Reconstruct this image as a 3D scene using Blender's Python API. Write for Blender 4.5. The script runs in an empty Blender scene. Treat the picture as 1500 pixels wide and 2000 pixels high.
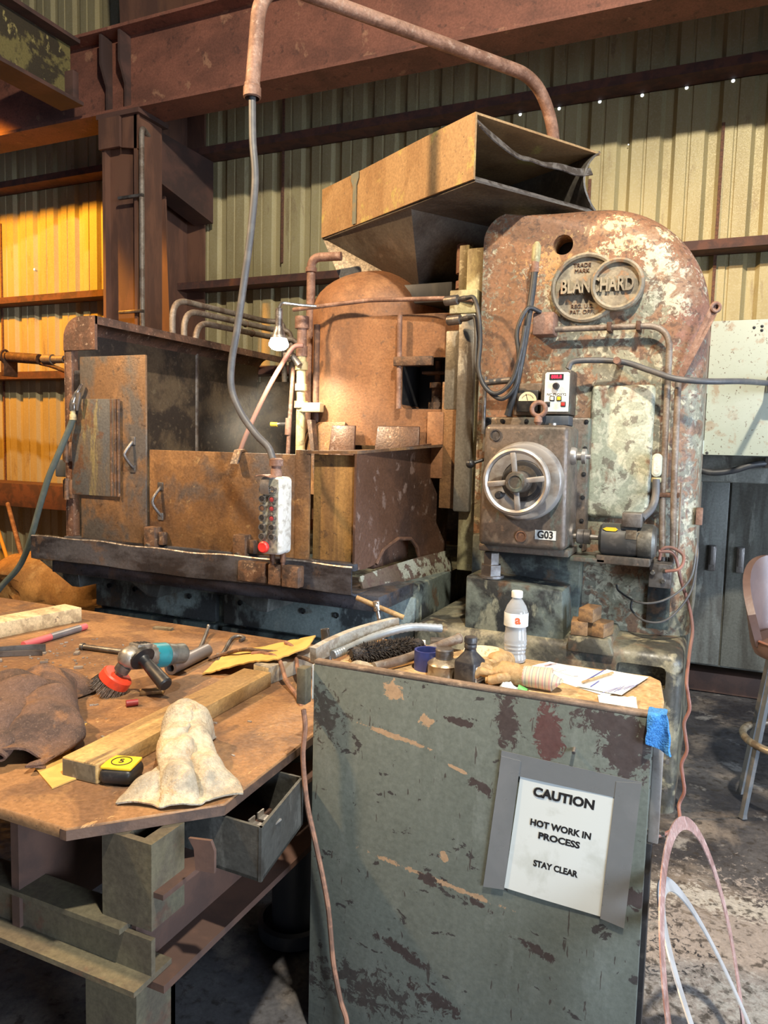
import bpy, bmesh, math, random
from mathutils import Vector as V, Matrix, noise
random.seed(7)
SC = bpy.context.scene
COL = SC.collection
PI = math.pi
R_ = math.radians

# ------------------------------------------------------------------ camera
YAW, PITCH, ROLL, FPX = R_(24.0), R_(5.1), R_(1.45), 1450.0
fwd = V((-math.sin(YAW) * math.cos(PITCH), math.cos(YAW) * math.cos(PITCH), -math.sin(PITCH)))
r0 = V((math.cos(YAW), math.sin(YAW), 0))
u0 = r0.cross(fwd)
rt = r0 * math.cos(ROLL) + u0 * math.sin(ROLL)
up = u0 * math.cos(ROLL) - r0 * math.sin(ROLL)
cam = bpy.data.objects.new('camera', bpy.data.cameras.new('camera'))
cam.data.sensor_fit = 'VERTICAL'
cam.data.sensor_height = 36.0
cam.data.lens = FPX / 2000 * 36.0
cam.data.clip_start = 0.05
cam.matrix_world = Matrix(((rt.x, up.x, -fwd.x, 0), (rt.y, up.y, -fwd.y, 0), (rt.z, up.z, -fwd.z, 1.55), (0, 0, 0, 1)))
COL.objects.link(cam)
SC.camera = cam

# ------------------------------------------------------------------ world, lights, exposure
SC.view_settings.view_transform = 'Standard'
SC.view_settings.look = 'None'
SC.view_settings.exposure = 0.0
SC.view_settings.gamma = 1.0
SC.view_settings.use_curve_mapping = False
w = bpy.data.worlds.new('world')
SC.world = w
w.use_nodes = True
w.node_tree.nodes['Background'].inputs[0].default_value = (0.62, 0.72, 1.0, 1)
w.node_tree.nodes['Background'].inputs[1].default_value = 0.065


def lamp(name, kind, loc, energy, color, aim=None, **kw):
    d = bpy.data.lights.new(name, kind)
    d.energy = energy
    d.color = color
    for k, v in kw.items():
        setattr(d, k, v)
    o = bpy.data.objects.new(name, d)
    o.location = loc
    if aim is not None:
        o.rotation_euler = (V(aim) - V(loc)).to_track_quat('-Z', 'Y').to_euler()
    COL.objects.link(o)
    return o


lamp('high_bay_lamp', 'AREA', (0.5, 0.3, 5.6), 470, (1.0, 0.90, 0.72), (-0.9, 3.6, 1.4), size=0.20, shape='DISK')
lamp('sodium_lamp', 'SPOT', (-7.0, 3.2, 4.6), 1450, (1.0, 0.40, 0.03), (-6.9, 6.0, 1.6), shadow_soft_size=0.10, spot_size=R_(90), spot_blend=0.14)
lamp('sodium_lamp_near', 'SPOT', (-4.6, 0.6, 5.0), 1800, (1.0, 0.66, 0.34), (-1.9, 2.7, 1.7), shadow_soft_size=0.12, spot_size=R_(74), spot_blend=0.35)
lamp('doorway_daylight', 'AREA', (5.2, -1.2, 1.7), 125, (0.70, 0.83, 1.0), (-0.2, 2.0, 0.3), size=2.8, size_y=2.6, shape='RECTANGLE', spread=R_(80))
lamp('side_door_daylight', 'AREA', (5.6, 3.2, 1.3), 42, (0.66, 0.80, 1.0), (-0.1, 3.6, 0.9), size=1.6, size_y=2.2, shape='RECTANGLE', spread=R_(60))


# ------------------------------------------------------------------ materials
def mk(name):
    m = bpy.data.materials.new(name)
    m.use_nodes = True
    return m, m.node_tree, m.node_tree.nodes['Principled BSDF']


def mat(name, base, layers=(), rough=0.6, metal=0.0, bump=0.0, bscale=40.0, patches=(), rvar=0.0, patch_at=99, grain=None):
    """base colour, then noise layers (colour, scale, lo, hi, amount), then shaped wear patches, some painted daylight (centre, half sizes, angle about Y, colour, raggedness)"""
    m, nt, b = mk(name)
    N, L = nt.nodes, nt.links
    tc = N.new('ShaderNodeTexCoord')
    cur = None
    rgb = N.new('ShaderNodeRGB')
    rgb.outputs[0].default_value = (*base, 1)
    cur = rgb.outputs[0]
    def wear_and_light(cur):
        if not patches:
            return cur
        nz = N.new('ShaderNodeTexNoise')
        nz.inputs['Scale'].default_value = 38.0
        nz.inputs['Detail'].default_value = 9.0
        nz.inputs['Roughness'].default_value = 0.74
        nz.inputs['Distortion'].default_value = 0.6
        L.new(tc.outputs['Object'], nz.inputs['Vector'])
        for (c, s, ang, col, rag) in patches:
            sub = N.new('ShaderNodeVectorMath')
            sub.operation = 'SUBTRACT'
            L.new(tc.outputs['Object'], sub.inputs[0])
            sub.inputs[1].default_value = c
            ro = N.new('ShaderNodeVectorRotate')
            ro.rotation_type = 'Y_AXIS'
            ro.inputs['Angle'].default_value = ang
            L.new(sub.outputs[0], ro.inputs['Vector'])
            mu = N.new('ShaderNodeVectorMath')
            mu.operation = 'DIVIDE'
            L.new(ro.outputs[0], mu.inputs[0])
            mu.inputs[1].default_value = s
            ln = N.new('ShaderNodeVectorMath')
            ln.operation = 'LENGTH'
            L.new(mu.outputs[0], ln.inputs[0])
            ma = N.new('ShaderNodeMath')
            ma.operation = 'MULTIPLY_ADD'
            L.new(nz.outputs['Fac'], ma.inputs[0])
            ma.inputs[1].default_value = rag * 3.2
            L.new(ln.outputs['Value'], ma.inputs[2])
            mr = N.new('ShaderNodeMapRange')
            mr.inputs['From Min'].default_value = 1.05 + rag * 1.6
            mr.inputs['From Max'].default_value = 0.97 + rag * 1.6
            L.new(ma.outputs[0], mr.inputs['Value'])
            mx = N.new('ShaderNodeMix')
            mx.data_type = 'RGBA'
            L.new(mr.outputs[0], mx.inputs[0])
            L.new(cur, mx.inputs[6])
            mx.inputs[7].default_value = (*col, 1)
            cur = mx.outputs[2]
        return cur

    for i, ly in enumerate(layers):
        col, sc, lo, hi, amt = ly[:5]
        lo, hi = lo - 0.018, lo - 0.018 + (hi - lo) * 0.72
        if i == patch_at:
            cur = wear_and_light(cur)
        mp = N.new('ShaderNodeMapping')
        mp.inputs['Scale'].default_value = sc if isinstance(sc, tuple) else (sc, sc, sc)
        mp.inputs['Location'].default_value = (i * 3.7 + len(name), i * 1.3, i * 7.1)
        L.new(tc.outputs['Object'], mp.inputs[0])
        n = N.new('ShaderNodeTexNoise')
        n.inputs['Scale'].default_value = 1.0
        n.inputs['Detail'].default_value = ly[5] if len(ly) > 5 else 7.0
        n.inputs['Roughness'].default_value = 0.62
        n.inputs['Distortion'].default_value = ly[6] if len(ly) > 6 else 0.25
        L.new(mp.outputs[0], n.inputs['Vector'])
        mr = N.new('ShaderNodeMapRange')
        mr.inputs['From Min'].default_value = lo
        mr.inputs['From Max'].default_value = hi
        mr.inputs['To Max'].default_value = amt
        L.new(n.outputs['Fac'], mr.inputs['Value'])
        mx = N.new('ShaderNodeMix')
        mx.data_type = 'RGBA'
        L.new(mr.outputs[0], mx.inputs[0])
        L.new(cur, mx.inputs[6])
        mx.inputs[7].default_value = (*col, 1)
        cur = mx.outputs[2]
    if patch_at >= len(layers):
        cur = wear_and_light(cur)
    if grain is None:
        grain = 0.22 if bump >= 0.2 and len(layers) > 1 else 0.0
    if grain:
        n = N.new('ShaderNodeTexNoise')
        n.inputs['Scale'].default_value = 75.0
        n.inputs['Detail'].default_value = 8.0
        n.inputs['Roughness'].default_value = 0.75
        L.new(tc.outputs['Object'], n.inputs['Vector'])
        mr = N.new('ShaderNodeMapRange')
        mr.inputs['From Min'].default_value = 0.32
        mr.inputs['From Max'].default_value = 0.68
        mr.inputs['To Min'].default_value = 1.0 - grain * 1.5
        mr.inputs['To Max'].default_value = 1.0 + grain
        L.new(n.outputs['Fac'], mr.inputs['Value'])
        mx = N.new('ShaderNodeMix')
        mx.data_type = 'RGBA'
        mx.blend_type = 'MULTIPLY'
        mx.inputs[0].default_value = 1.0
        L.new(cur, mx.inputs[6])
        L.new(mr.outputs[0], mx.inputs[7])
        cur = mx.outputs[2]
    L.new(cur, b.inputs['Base Color'])
    b.inputs['Roughness'].default_value = rough
    b.inputs['Metallic'].default_value = metal
    if rvar or bump:
        n = N.new('ShaderNodeTexNoise')
        n.inputs['Scale'].default_value = bscale
        n.inputs['Detail'].default_value = 5.0
        L.new(tc.outputs['Object'], n.inputs['Vector'])
        if rvar:
            mr = N.new('ShaderNodeMapRange')
            mr.inputs['From Min'].default_value = 0.3
            mr.inputs['From Max'].default_value = 0.7
            mr.inputs['To Min'].default_value = max(0.05, rough - rvar)
            mr.inputs['To Max'].default_value = min(1.0, rough + rvar)
            L.new(n.outputs['Fac'], mr.inputs['Value'])
            L.new(mr.outputs[0], b.inputs['Roughness'])
        if bump:
            bp = N.new('ShaderNodeBump')
            bp.inputs['Strength'].default_value = bump
            bp.inputs['Distance'].default_value = 0.004
            L.new(n.outputs['Fac'], bp.inputs['Height'])
            L.new(bp.outputs[0], b.inputs['Normal'])
    return m


def stripe_mat(name, cols, axis, period, rough=0.8):
    """woven stripes along one object axis (0, 1, 2)"""
    m, nt, b = mk(name)
    N, L = nt.nodes, nt.links
    tc = N.new('ShaderNodeTexCoord')
    sp = N.new('ShaderNodeSeparateXYZ')
    L.new(tc.outputs['Object'], sp.inputs[0])
    d = N.new('ShaderNodeMath')
    d.operation = 'DIVIDE'
    L.new(sp.outputs[axis], d.inputs[0])
    d.inputs[1].default_value = period
    fr = N.new('ShaderNodeMath')
    fr.operation = 'FRACT'
    L.new(d.outputs[0], fr.inputs[0])
    cr = N.new('ShaderNodeValToRGB')
    cr.color_ramp.interpolation = 'CONSTANT'
    while len(cr.color_ramp.elements) < len(cols):
        cr.color_ramp.elements.new(0.5)
    for e, (p, c) in zip(cr.color_ramp.elements, cols):
        e.position = p
        e.color = (*c, 1)
    L.new(fr.outputs[0], cr.inputs[0])
    L.new(cr.outputs[0], b.inputs['Base Color'])
    b.inputs['Roughness'].default_value = rough
    return m


def emit(name, col, st):
    m, nt, b = mk(name)
    b.inputs['Base Color'].default_value = (*col, 1)
    b.inputs['Emission Color'].default_value = (*col, 1)
    b.inputs['Emission Strength'].default_value = st
    return m


def glass(name, col=(0.95, 0.98, 1.0), rough=0.03, ior=1.35, tr=1.0):
    m, nt, b = mk(name)
    b.inputs['Base Color'].default_value = (*col, 1)
    b.inputs['Transmission Weight'].default_value = tr
    b.inputs['Roughness'].default_value = rough
    b.inputs['IOR'].default_value = ior
    return m


GREEN = (0.17, 0.19, 0.14)
SAGE = (0.33, 0.34, 0.25)
RUST = (0.19, 0.075, 0.03)
DRUST = (0.075, 0.035, 0.02)
BLK = (0.02, 0.02, 0.022)
M = {}
M['embl'] = mat('grey_beige_casting', (0.30, 0.26, 0.19), [((0.17, 0.145, 0.11), 12, 0.47, 0.6, 0.7), ((0.33, 0.17, 0.08), 14, 0.58, 0.66, 0.7)], 0.6, 0, 0.3, 60)
M['dullmotor'] = mat('dark_motor_paint', (0.06, 0.058, 0.055), [((0.13, 0.12, 0.11), 14, 0.54, 0.66, 0.6)], 0.4, 0.1, 0.1, 60)
M['wall'] = mat('ribbed_metal', (0.45, 0.385, 0.205), [((0.33, 0.265, 0.13), (3, 3, 0.8), 0.45, 0.7, 0.6), ((0.16, 0.09, 0.05), (9, 9, 2.0), 0.62, 0.75, 0.5), ((0.52, 0.47, 0.33), 90, 0.5, 0.75, 0.45)], 0.55, 0.15, 0.15, 120, rvar=0.1)
M['rustseam'] = mat('rusty_seam', (0.10, 0.05, 0.035), [((0.2, 0.09, 0.05), 60, 0.45, 0.6, 0.8)], 0.8)
M['girt'] = mat('primed_girt', (0.13, 0.055, 0.038), [((0.05, 0.03, 0.03), 9, 0.45, 0.65, 0.7)], 0.75, 0, 0.2, 60)
M['redsteel'] = mat('red_primed_steel', (0.245, 0.095, 0.062), [((0.12, 0.05, 0.035), (2, 2, 4), 0.45, 0.7, 0.7), ((0.42, 0.22, 0.13), 5.0, 0.64, 0.70, 0.6), ((0.06, 0.03, 0.025), 14, 0.6, 0.72, 0.6)], 0.7, 0, 0.2, 50)
M['darksteel'] = mat('dark_primed_steel', (0.105, 0.052, 0.04), [((0.045, 0.028, 0.025), (3, 3, 5), 0.42, 0.65, 0.8)], 0.7, 0, 0.2, 50)
M['colsteel'] = mat('brown_column_steel', (0.17, 0.08, 0.05), [((0.08, 0.04, 0.03), (6, 6, 1.5), 0.45, 0.65, 0.7)], 0.72, 0, 0.2, 60)
M['yellowpeel'] = mat('peeling_yellow_paint', (0.17, 0.14, 0.05), [((0.045, 0.035, 0.02), 4, 0.46, 0.53, 1.0), ((0.42, 0.35, 0.13), (9, 9, 5), 0.6, 0.66, 0.9)], 0.6, 0, 0.4, 30)
M['floor'] = mat('oily_concrete', (0.085, 0.083, 0.088), [((0.02, 0.02, 0.026), 1.6, 0.42, 0.62, 0.85), ((0.20, 0.17, 0.145), 2.3, 0.52, 0.66, 0.8), ((0.34, 0.33, 0.32), 4.5, 0.62, 0.70, 0.6), ((0.03, 0.025, 0.022), 24, 0.56, 0.68, 0.8)], 0.55, 0, 0.5, 30, rvar=0.2, patch_at=3, patches=[((0.55, 2.35, 0), (0.75, 0.55, 9), 0, (0.26, 0.235, 0.225), 1.2), ((0.25, 2.75, 0), (0.5, 0.06, 9), 0, (0.36, 0.35, 0.33), 2.2), ((0.5, 2.25, 0), (0.4, 0.10, 9), 0, (0.34, 0.33, 0.32), 2.6)])  # pale patches and streaks paint daylight onto the right-hand floor
M['column'] = mat('chipped_sage_paint', (0.27, 0.265, 0.19), [
    ((0.17, 0.165, 0.13), (6, 6, 2.0), 0.46, 0.60, 0.8, 9),
    ((0.50, 0.47, 0.35), 15, 0.54, 0.62, 0.75, 10, 1.2),
    ((0.24, 0.12, 0.065), 10, 0.53, 0.60, 0.85, 10, 0.8),
    ((0.12, 0.07, 0.048), 34, 0.57, 0.63, 0.8, 9, 0.5)], 0.6, 0, 0.45, 45, patches=[
    ((0.45, 0, 2.56), (0.70, 9, 0.26), 0, (0.25, 0.125, 0.07), 1.5),
    ((0.88, 0, 2.25), (0.13, 9, 0.32), 0, (0.26, 0.125, 0.085), 1.4),
    ((0.03, 0, 2.05), (0.16, 9, 0.55), 0, (0.21, 0.11, 0.06), 2.0),
    ((0.30, 0, 2.45), (0.14, 9, 0.10), 0, (0.42, 0.25, 0.11), 2.2),
    ((0.48, 0, 2.59), (0.10, 9, 0.035), 0.1, (0.62, 0.54, 0.30), 1.9),
    ((0.60, 0, 2.52), (0.15, 9, 0.045), 0.2, (0.58, 0.51, 0.32), 2.4),
    ((0.70, 0, 2.38), (0.05, 9, 0.16), 0.1, (0.54, 0.51, 0.38), 2.0),
    ((0.78, 0, 2.30), (0.09, 9, 0.10), 0, (0.48, 0.46, 0.36), 2.2)], rvar=0.15, patch_at=2)
M['colplate'] = mat('worn_pale_plate', (0.36, 0.38, 0.29), [((0.56, 0.56, 0.44), 14, 0.50, 0.58, 0.8, 9, 1.0), ((0.15, 0.13, 0.10), 17, 0.58, 0.63, 0.8, 8), ((0.22, 0.10, 0.06), (5, 5, 3), 0.60, 0.68, 0.85)], 0.6, 0, 0.4, 45)
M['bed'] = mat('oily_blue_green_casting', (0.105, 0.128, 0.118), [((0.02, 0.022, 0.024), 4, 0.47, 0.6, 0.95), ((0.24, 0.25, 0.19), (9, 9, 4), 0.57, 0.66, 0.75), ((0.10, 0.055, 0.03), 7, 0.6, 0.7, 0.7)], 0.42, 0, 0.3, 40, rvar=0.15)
M['bedlit'] = mat('blue_grey_casting', (0.22, 0.27, 0.265), [((0.03, 0.033, 0.036), (5, 5, 3), 0.50, 0.62, 0.95), ((0.30, 0.34, 0.32), (14, 14, 4), 0.58, 0.68, 0.7), ((0.10, 0.06, 0.035), 6, 0.6, 0.7, 0.6)], 0.5, 0, 0.3, 40)  # brighter copy of the bed casting, its lit look put into the colour
M['basetop'] = mat('worn_casting', (0.17, 0.16, 0.115), [((0.04, 0.04, 0.036), 4, 0.48, 0.60, 0.9), ((0.33, 0.30, 0.20), (9, 9, 9), 0.56, 0.66, 0.7), ((0.17, 0.10, 0.06), 7, 0.56, 0.68, 0.6)], 0.45, 0, 0.3, 40, rvar=0.15)
M['rustsheet'] = mat('rusty_sheet', (0.215, 0.115, 0.052), [((0.10, 0.058, 0.036), (3, 3, 2), 0.46, 0.62, 0.85), ((0.34, 0.185, 0.075), 6, 0.54, 0.68, 0.55), ((0.085, 0.08, 0.082), 2.2, 0.56, 0.7, 0.8), ((0.40, 0.27, 0.13), 22, 0.64, 0.72, 0.6)], 0.52, 0.25, 0.35, 90, rvar=0.15)
M['rustside'] = mat('dark_rusty_sheet', (0.125, 0.065, 0.042), [((0.055, 0.033, 0.026), (2.5, 2.5, 2), 0.45, 0.65, 0.85), ((0.30, 0.22, 0.19), (16, 16, 10), 0.61, 0.68, 0.6)], 0.45, 0.3, 0.3, 90, rvar=0.15)
M['rustplain'] = mat('ochre_rust_sheet', (0.33, 0.19, 0.066), [((0.15, 0.085, 0.04), (9, 9, 1.0), 0.47, 0.62, 0.8), ((0.07, 0.045, 0.03), 26, 0.62, 0.7, 0.7)], 0.5, 0.25, 0.3, 90)
M['door'] = mat('heat_stained_sheet', (0.20, 0.115, 0.06), [((0.11, 0.105, 0.10), (3, 3, 2), 0.48, 0.60, 0.9), ((0.33, 0.18, 0.08), (7, 7, 4), 0.55, 0.68, 0.6), ((0.06, 0.04, 0.03), 24, 0.62, 0.7, 0.7)], 0.5, 0.3, 0.3, 90)
M['flap'] = mat('stained_flap', (0.16, 0.13, 0.095), [((0.105, 0.115, 0.125), (5, 5, 1.5), 0.47, 0.60, 0.8), ((0.33, 0.28, 0.12), (16, 16, 3), 0.58, 0.66, 0.6), ((0.16, 0.075, 0.035), 9, 0.56, 0.66, 0.7)], 0.5, 0.3, 0.3, 90)
M['sludge'] = mat('sludge_coated_steel', (0.125, 0.088, 0.055), [((0.035, 0.026, 0.022), 4, 0.45, 0.6, 0.9), ((0.17, 0.13, 0.085), 28, 0.60, 0.68, 0.6)], 0.55, 0.1, 0.7, 45)
M['hood'] = mat('pitted_hood', (0.165, 0.085, 0.055), [((0.07, 0.04, 0.03), 9, 0.48, 0.62, 0.8), ((0.40, 0.30, 0.23), 38, 0.62, 0.68, 0.7)], 0.62, 0.1, 0.6, 60)
M['head'] = mat('rusty_casting', (0.27, 0.125, 0.055), [((0.15, 0.07, 0.035), (3, 3, 2), 0.46, 0.64, 0.8), ((0.36, 0.185, 0.085), 7, 0.55, 0.7, 0.5), ((0.11, 0.065, 0.045), 30, 0.62, 0.7, 0.6)], 0.6, 0.1, 0.4, 70)
M['duct'] = mat('brown_duct_sheet', (0.37, 0.235, 0.115), [((0.27, 0.155, 0.07), (4, 4, 2), 0.46, 0.66, 0.8), ((0.44, 0.36, 0.12), 5, 0.62, 0.70, 0.8), ((0.20, 0.13, 0.08), 34, 0.62, 0.72, 0.7)], 0.55, 0.15, 0.2, 60)
M['ductgrey'] = mat('grey_galvanised_duct', (0.16, 0.145, 0.125), [((0.085, 0.07, 0.06), 3, 0.46, 0.66, 0.8), ((0.25, 0.22, 0.19), 9, 0.6, 0.7, 0.4)], 0.45, 0.4, 0.2, 60, rvar=0.15)
M['ductdrip'] = mat('blue_grey_paint', (0.16, 0.17, 0.14), [((0.24, 0.19, 0.11), 20, 0.55, 0.65, 0.6)], 0.5)
M['bare'] = mat('bare_scratched_steel', (0.30, 0.28, 0.27), [((0.10, 0.08, 0.07), 24, 0.48, 0.6, 0.8)], 0.4, 0.7, 0.3, 80)
M['trough'] = mat('oily_grey_trough', (0.095, 0.098, 0.115), [((0.025, 0.022, 0.024), (2, 2, 5), 0.45, 0.62, 0.9), ((0.15, 0.10, 0.07), 7, 0.58, 0.68, 0.6)], 0.36, 0.4, 0.25, 60, rvar=0.12)
M['rustblock'] = mat('rusty_block', (0.15, 0.08, 0.045), [((0.06, 0.038, 0.028), 14, 0.47, 0.6, 0.85), ((0.30, 0.2, 0.12), 44, 0.62, 0.68, 0.7)], 0.65, 0.1, 0.5, 90)
M['fender'] = mat('flaking_fender_paint', (0.10, 0.07, 0.05), [((0.29, 0.30, 0.24), (7, 7, 9), 0.5, 0.53, 0.9, 9), ((0.08, 0.045, 0.035), 22, 0.56, 0.6, 0.9)], 0.5, 0, 0.3, 60)
M['black'] = mat('black_plastic', (0.018, 0.018, 0.02), [((0.06, 0.055, 0.05), 30, 0.55, 0.7, 0.5)], 0.42)
M['hose'] = mat('black_rubber', (0.028, 0.029, 0.032), [((0.07, 0.065, 0.06), 20, 0.5, 0.7, 0.5)], 0.5)
M['cable'] = mat('grey_cable', (0.085, 0.085, 0.09), [((0.16, 0.15, 0.14), 15, 0.5, 0.7, 0.5)], 0.5)
M['greenhose'] = mat('grey_green_hose', (0.075, 0.095, 0.085), [((0.14, 0.15, 0.14), 20, 0.5, 0.7, 0.5)], 0.5)
M['conduit'] = mat('dusty_conduit', (0.24, 0.20, 0.165), [((0.13, 0.085, 0.06), 9, 0.48, 0.64, 0.8), ((0.34, 0.31, 0.27), 30, 0.56, 0.7, 0.5)], 0.55, 0.2, 0.25, 90)
M['rustpipe'] = mat('rusty_pipe', (0.28, 0.16, 0.115), [((0.15, 0.075, 0.05), 10, 0.46, 0.62, 0.8), ((0.40, 0.29, 0.23), 34, 0.58, 0.7, 0.5)], 0.65, 0.1, 0.4, 110)
M['creampipe'] = mat('cream_coolant_pipe', (0.50, 0.42, 0.22), [((0.20, 0.13, 0.07), 12, 0.52, 0.64, 0.8)], 0.55, 0, 0.3, 90)
M['steel'] = mat('machined_steel', (0.46, 0.44, 0.42), [((0.24, 0.20, 0.17), 9, 0.48, 0.66, 0.7)], 0.40, 0.6)
M['dullsteel'] = mat('dull_steel', (0.20, 0.185, 0.175), [((0.09, 0.075, 0.065), 12, 0.47, 0.64, 0.8)], 0.45, 0.6, 0.2, 90, rvar=0.1)
M['rustdark'] = mat('dark_rust', DRUST, [((0.16, 0.08, 0.045), 24, 0.5, 0.64, 0.7)], 0.7, 0, 0.4, 90)
M['gear'] = mat('grimy_gearbox', (0.15, 0.115, 0.09), [((0.07, 0.062, 0.052), (4, 4, 3), 0.47, 0.62, 0.8), ((0.13, 0.16, 0.135), (5, 5, 3), 0.55, 0.62, 0.85), ((0.30, 0.20, 0.13), 26, 0.63, 0.72, 0.5)], 0.42, 0.2, 0.25, 60, rvar=0.12)
M['rail'] = mat('worn_yellow_green_way', (0.37, 0.34, 0.19), [((0.16, 0.12, 0.06), (9, 9, 2), 0.48, 0.6, 0.8), ((0.52, 0.49, 0.33), 14, 0.58, 0.66, 0.6)], 0.55, 0.1, 0.3, 60)
M['guard'] = mat('grey_way_guard', (0.20, 0.19, 0.165), [((0.10, 0.085, 0.07), (5, 5, 1.4), 0.46, 0.62, 0.8), ((0.36, 0.35, 0.30), (20, 20, 5), 0.58, 0.68, 0.6)], 0.42, 0.4, 0.2, 60)
M['panel'] = mat('pale_grey_green_panel', (0.46, 0.49, 0.40), [((0.36, 0.22, 0.13), 11, 0.58, 0.66, 0.6), ((0.13, 0.07, 0.045), 75, 0.66, 0.70, 0.9, 3), ((0.55, 0.58, 0.50), (2, 2, 4), 0.5, 0.7, 0.5)], 0.5, 0, 0.1, 60)
M['ecab'] = mat('grey_painted_steel', (0.145, 0.15, 0.135), [((0.07, 0.065, 0.055), (8, 8, 1.2), 0.50, 0.66, 0.8), ((0.27, 0.28, 0.25), (9, 9, 2.5), 0.62, 0.70, 0.6)], 0.5, 0.1, 0.2, 50, rvar=0.1)
M['white'] = mat('white_plastic', (0.62, 0.64, 0.62), [((0.40, 0.38, 0.33), 30, 0.55, 0.72, 0.6)], 0.5)
M['offwhite'] = mat('dirty_white_enamel', (0.58, 0.56, 0.51), [((0.27, 0.23, 0.18), 22, 0.52, 0.66, 0.7), ((0.72, 0.72, 0.7), 60, 0.5, 0.7, 0.5)], 0.5, 0, 0.1, 60)
M['pendface'] = mat('grimy_enclosure_face', (0.30, 0.27, 0.20), [((0.10, 0.085, 0.07), 22, 0.47, 0.62, 0.85)], 0.5)
M['red'] = mat('red_plastic', (0.62, 0.035, 0.03), [], 0.4)
M['dkred'] = mat('dark_red_plastic', (0.26, 0.03, 0.035), [], 0.5)
M['greenb'] = mat('green_plastic', (0.09, 0.34, 0.09), [], 0.5)
M['yellow'] = mat('yellow_plastic', (0.78, 0.52, 0.03), [((0.5, 0.33, 0.03), 40, 0.55, 0.7, 0.5)], 0.45)
M['chrome'] = mat('chrome', (0.55, 0.53, 0.5), [((0.25, 0.22, 0.2), 60, 0.5, 0.65, 0.6)], 0.25, 0.9)
M['paper'] = mat('soiled_paper', (0.74, 0.76, 0.74), [((0.58, 0.58, 0.52), 14, 0.56, 0.72, 0.6)], 0.7)
M['signpaper'] = mat('laminated_paper', (0.66, 0.70, 0.68), [((0.50, 0.53, 0.49), 9, 0.56, 0.72, 0.7)], 0.38)
M['ink'] = mat('black_ink', (0.012, 0.012, 0.014), [], 0.6)
M['blueink'] = mat('blue_ink', (0.08, 0.10, 0.36), [], 0.6)
M['redink'] = mat('faded_red_ink', (0.55, 0.25, 0.25), [], 0.6)
M['tape'] = mat('grey_duct_tape', (0.20, 0.215, 0.225), [((0.26, 0.27, 0.28), 5, 0.5, 0.7, 0.5)], 0.33, 0.2, 0.15, 25, rvar=0.1)
M['lumber'] = mat('stained_pine', (0.50, 0.32, 0.12), [((0.22, 0.13, 0.055), (6, 1.2, 6), 0.46, 0.64, 0.8), ((0.12, 0.075, 0.04), (26, 2.0, 26), 0.56, 0.68, 0.8), ((0.70, 0.49, 0.23), (16, 1.2, 16), 0.58, 0.7, 0.5)], 0.75, 0, 0.4, 60)
M['lumberend'] = mat('weathered_end_grain', (0.17, 0.14, 0.09), [((0.10, 0.08, 0.05), 30, 0.46, 0.62, 0.8), ((0.30, 0.25, 0.17), (50, 50, 14), 0.56, 0.7, 0.6)], 0.8)
M['palelumber'] = mat('pale_weathered_pine', (0.60, 0.47, 0.28), [((0.32, 0.23, 0.13), (7, 18, 18), 0.50, 0.64, 0.7), ((0.16, 0.11, 0.075), (34, 34, 34), 0.60, 0.68, 0.8)], 0.75, 0, 0.3, 60)
M['greylumber'] = mat('grey_weathered_wood', (0.40, 0.34, 0.25), [((0.07, 0.07, 0.075), (7, 7, 5), 0.47, 0.62, 0.9)], 0.75, 0, 0.3, 60)
M['card'] = mat('torn_cardboard', (0.62, 0.37, 0.10), [((0.48, 0.27, 0.07), 12, 0.5, 0.66, 0.6)], 0.8, 0, 0.2, 120)
M['osb'] = mat('worn_particle_board', (0.50, 0.33, 0.165), [((0.36, 0.21, 0.09), 22, 0.47, 0.62, 0.7, 9, 1.5), ((0.62, 0.46, 0.28), 40, 0.57, 0.7, 0.6), ((0.13, 0.08, 0.045), 5, 0.62, 0.74, 0.7)], 0.65, 0, 0.2, 80)
M['brownedge'] = mat('bare_wood_edge', (0.24, 0.17, 0.125), [((0.10, 0.07, 0.05), (3, 9, 60), 0.46, 0.6, 0.8), ((0.40, 0.29, 0.2), (14, 20, 40), 0.6, 0.7, 0.6)], 0.75, 0, 0.4, 60)
M['table'] = mat('rusty_table_plate', (0.31, 0.165, 0.074), [((0.17, 0.092, 0.05), 3.2, 0.46, 0.60, 0.9, 9, 0.8), ((0.36, 0.205, 0.09), (9, 9, 9), 0.57, 0.7, 0.6), ((0.12, 0.08, 0.06), (5, 2, 5), 0.58, 0.68, 0.7, 9), ((0.15, 0.09, 0.055), (1.5, 7, 5), 0.58, 0.7, 0.5), ((0.10, 0.055, 0.035), 95, 0.67, 0.72, 0.7, 3), ((0.58, 0.35, 0.16), (26, 6, 9), 0.70, 0.73, 0.7, 3, 2.5)], 0.55, 0.12, 0.2, 90, rvar=0.12)
M['tableedge'] = mat('dark_brown_plate_edge', (0.135, 0.08, 0.055), [((0.07, 0.045, 0.035), 12, 0.46, 0.62, 0.8)], 0.6, 0.1, 0.3, 90)
M['frame'] = mat('olive_frame_steel', (0.135, 0.118, 0.075), [((0.09, 0.075, 0.055), (7, 7, 4), 0.46, 0.64, 0.8), ((0.12, 0.06, 0.04), 9, 0.6, 0.7, 0.7)], 0.55, 0.1, 0.2, 60)
M['brownplate'] = mat('brown_plate_steel', (0.115, 0.062, 0.045), [((0.07, 0.042, 0.034), 7, 0.46, 0.64, 0.8)], 0.6, 0.1, 0.2, 60)
M['greybox'] = mat('grey_drawer_steel', (0.085, 0.085, 0.078), [((0.17, 0.17, 0.155), (9, 9, 5), 0.54, 0.64, 0.8), ((0.04, 0.035, 0.03), 5, 0.55, 0.65, 0.8)], 0.45, 0.3, 0.2, 60)
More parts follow.
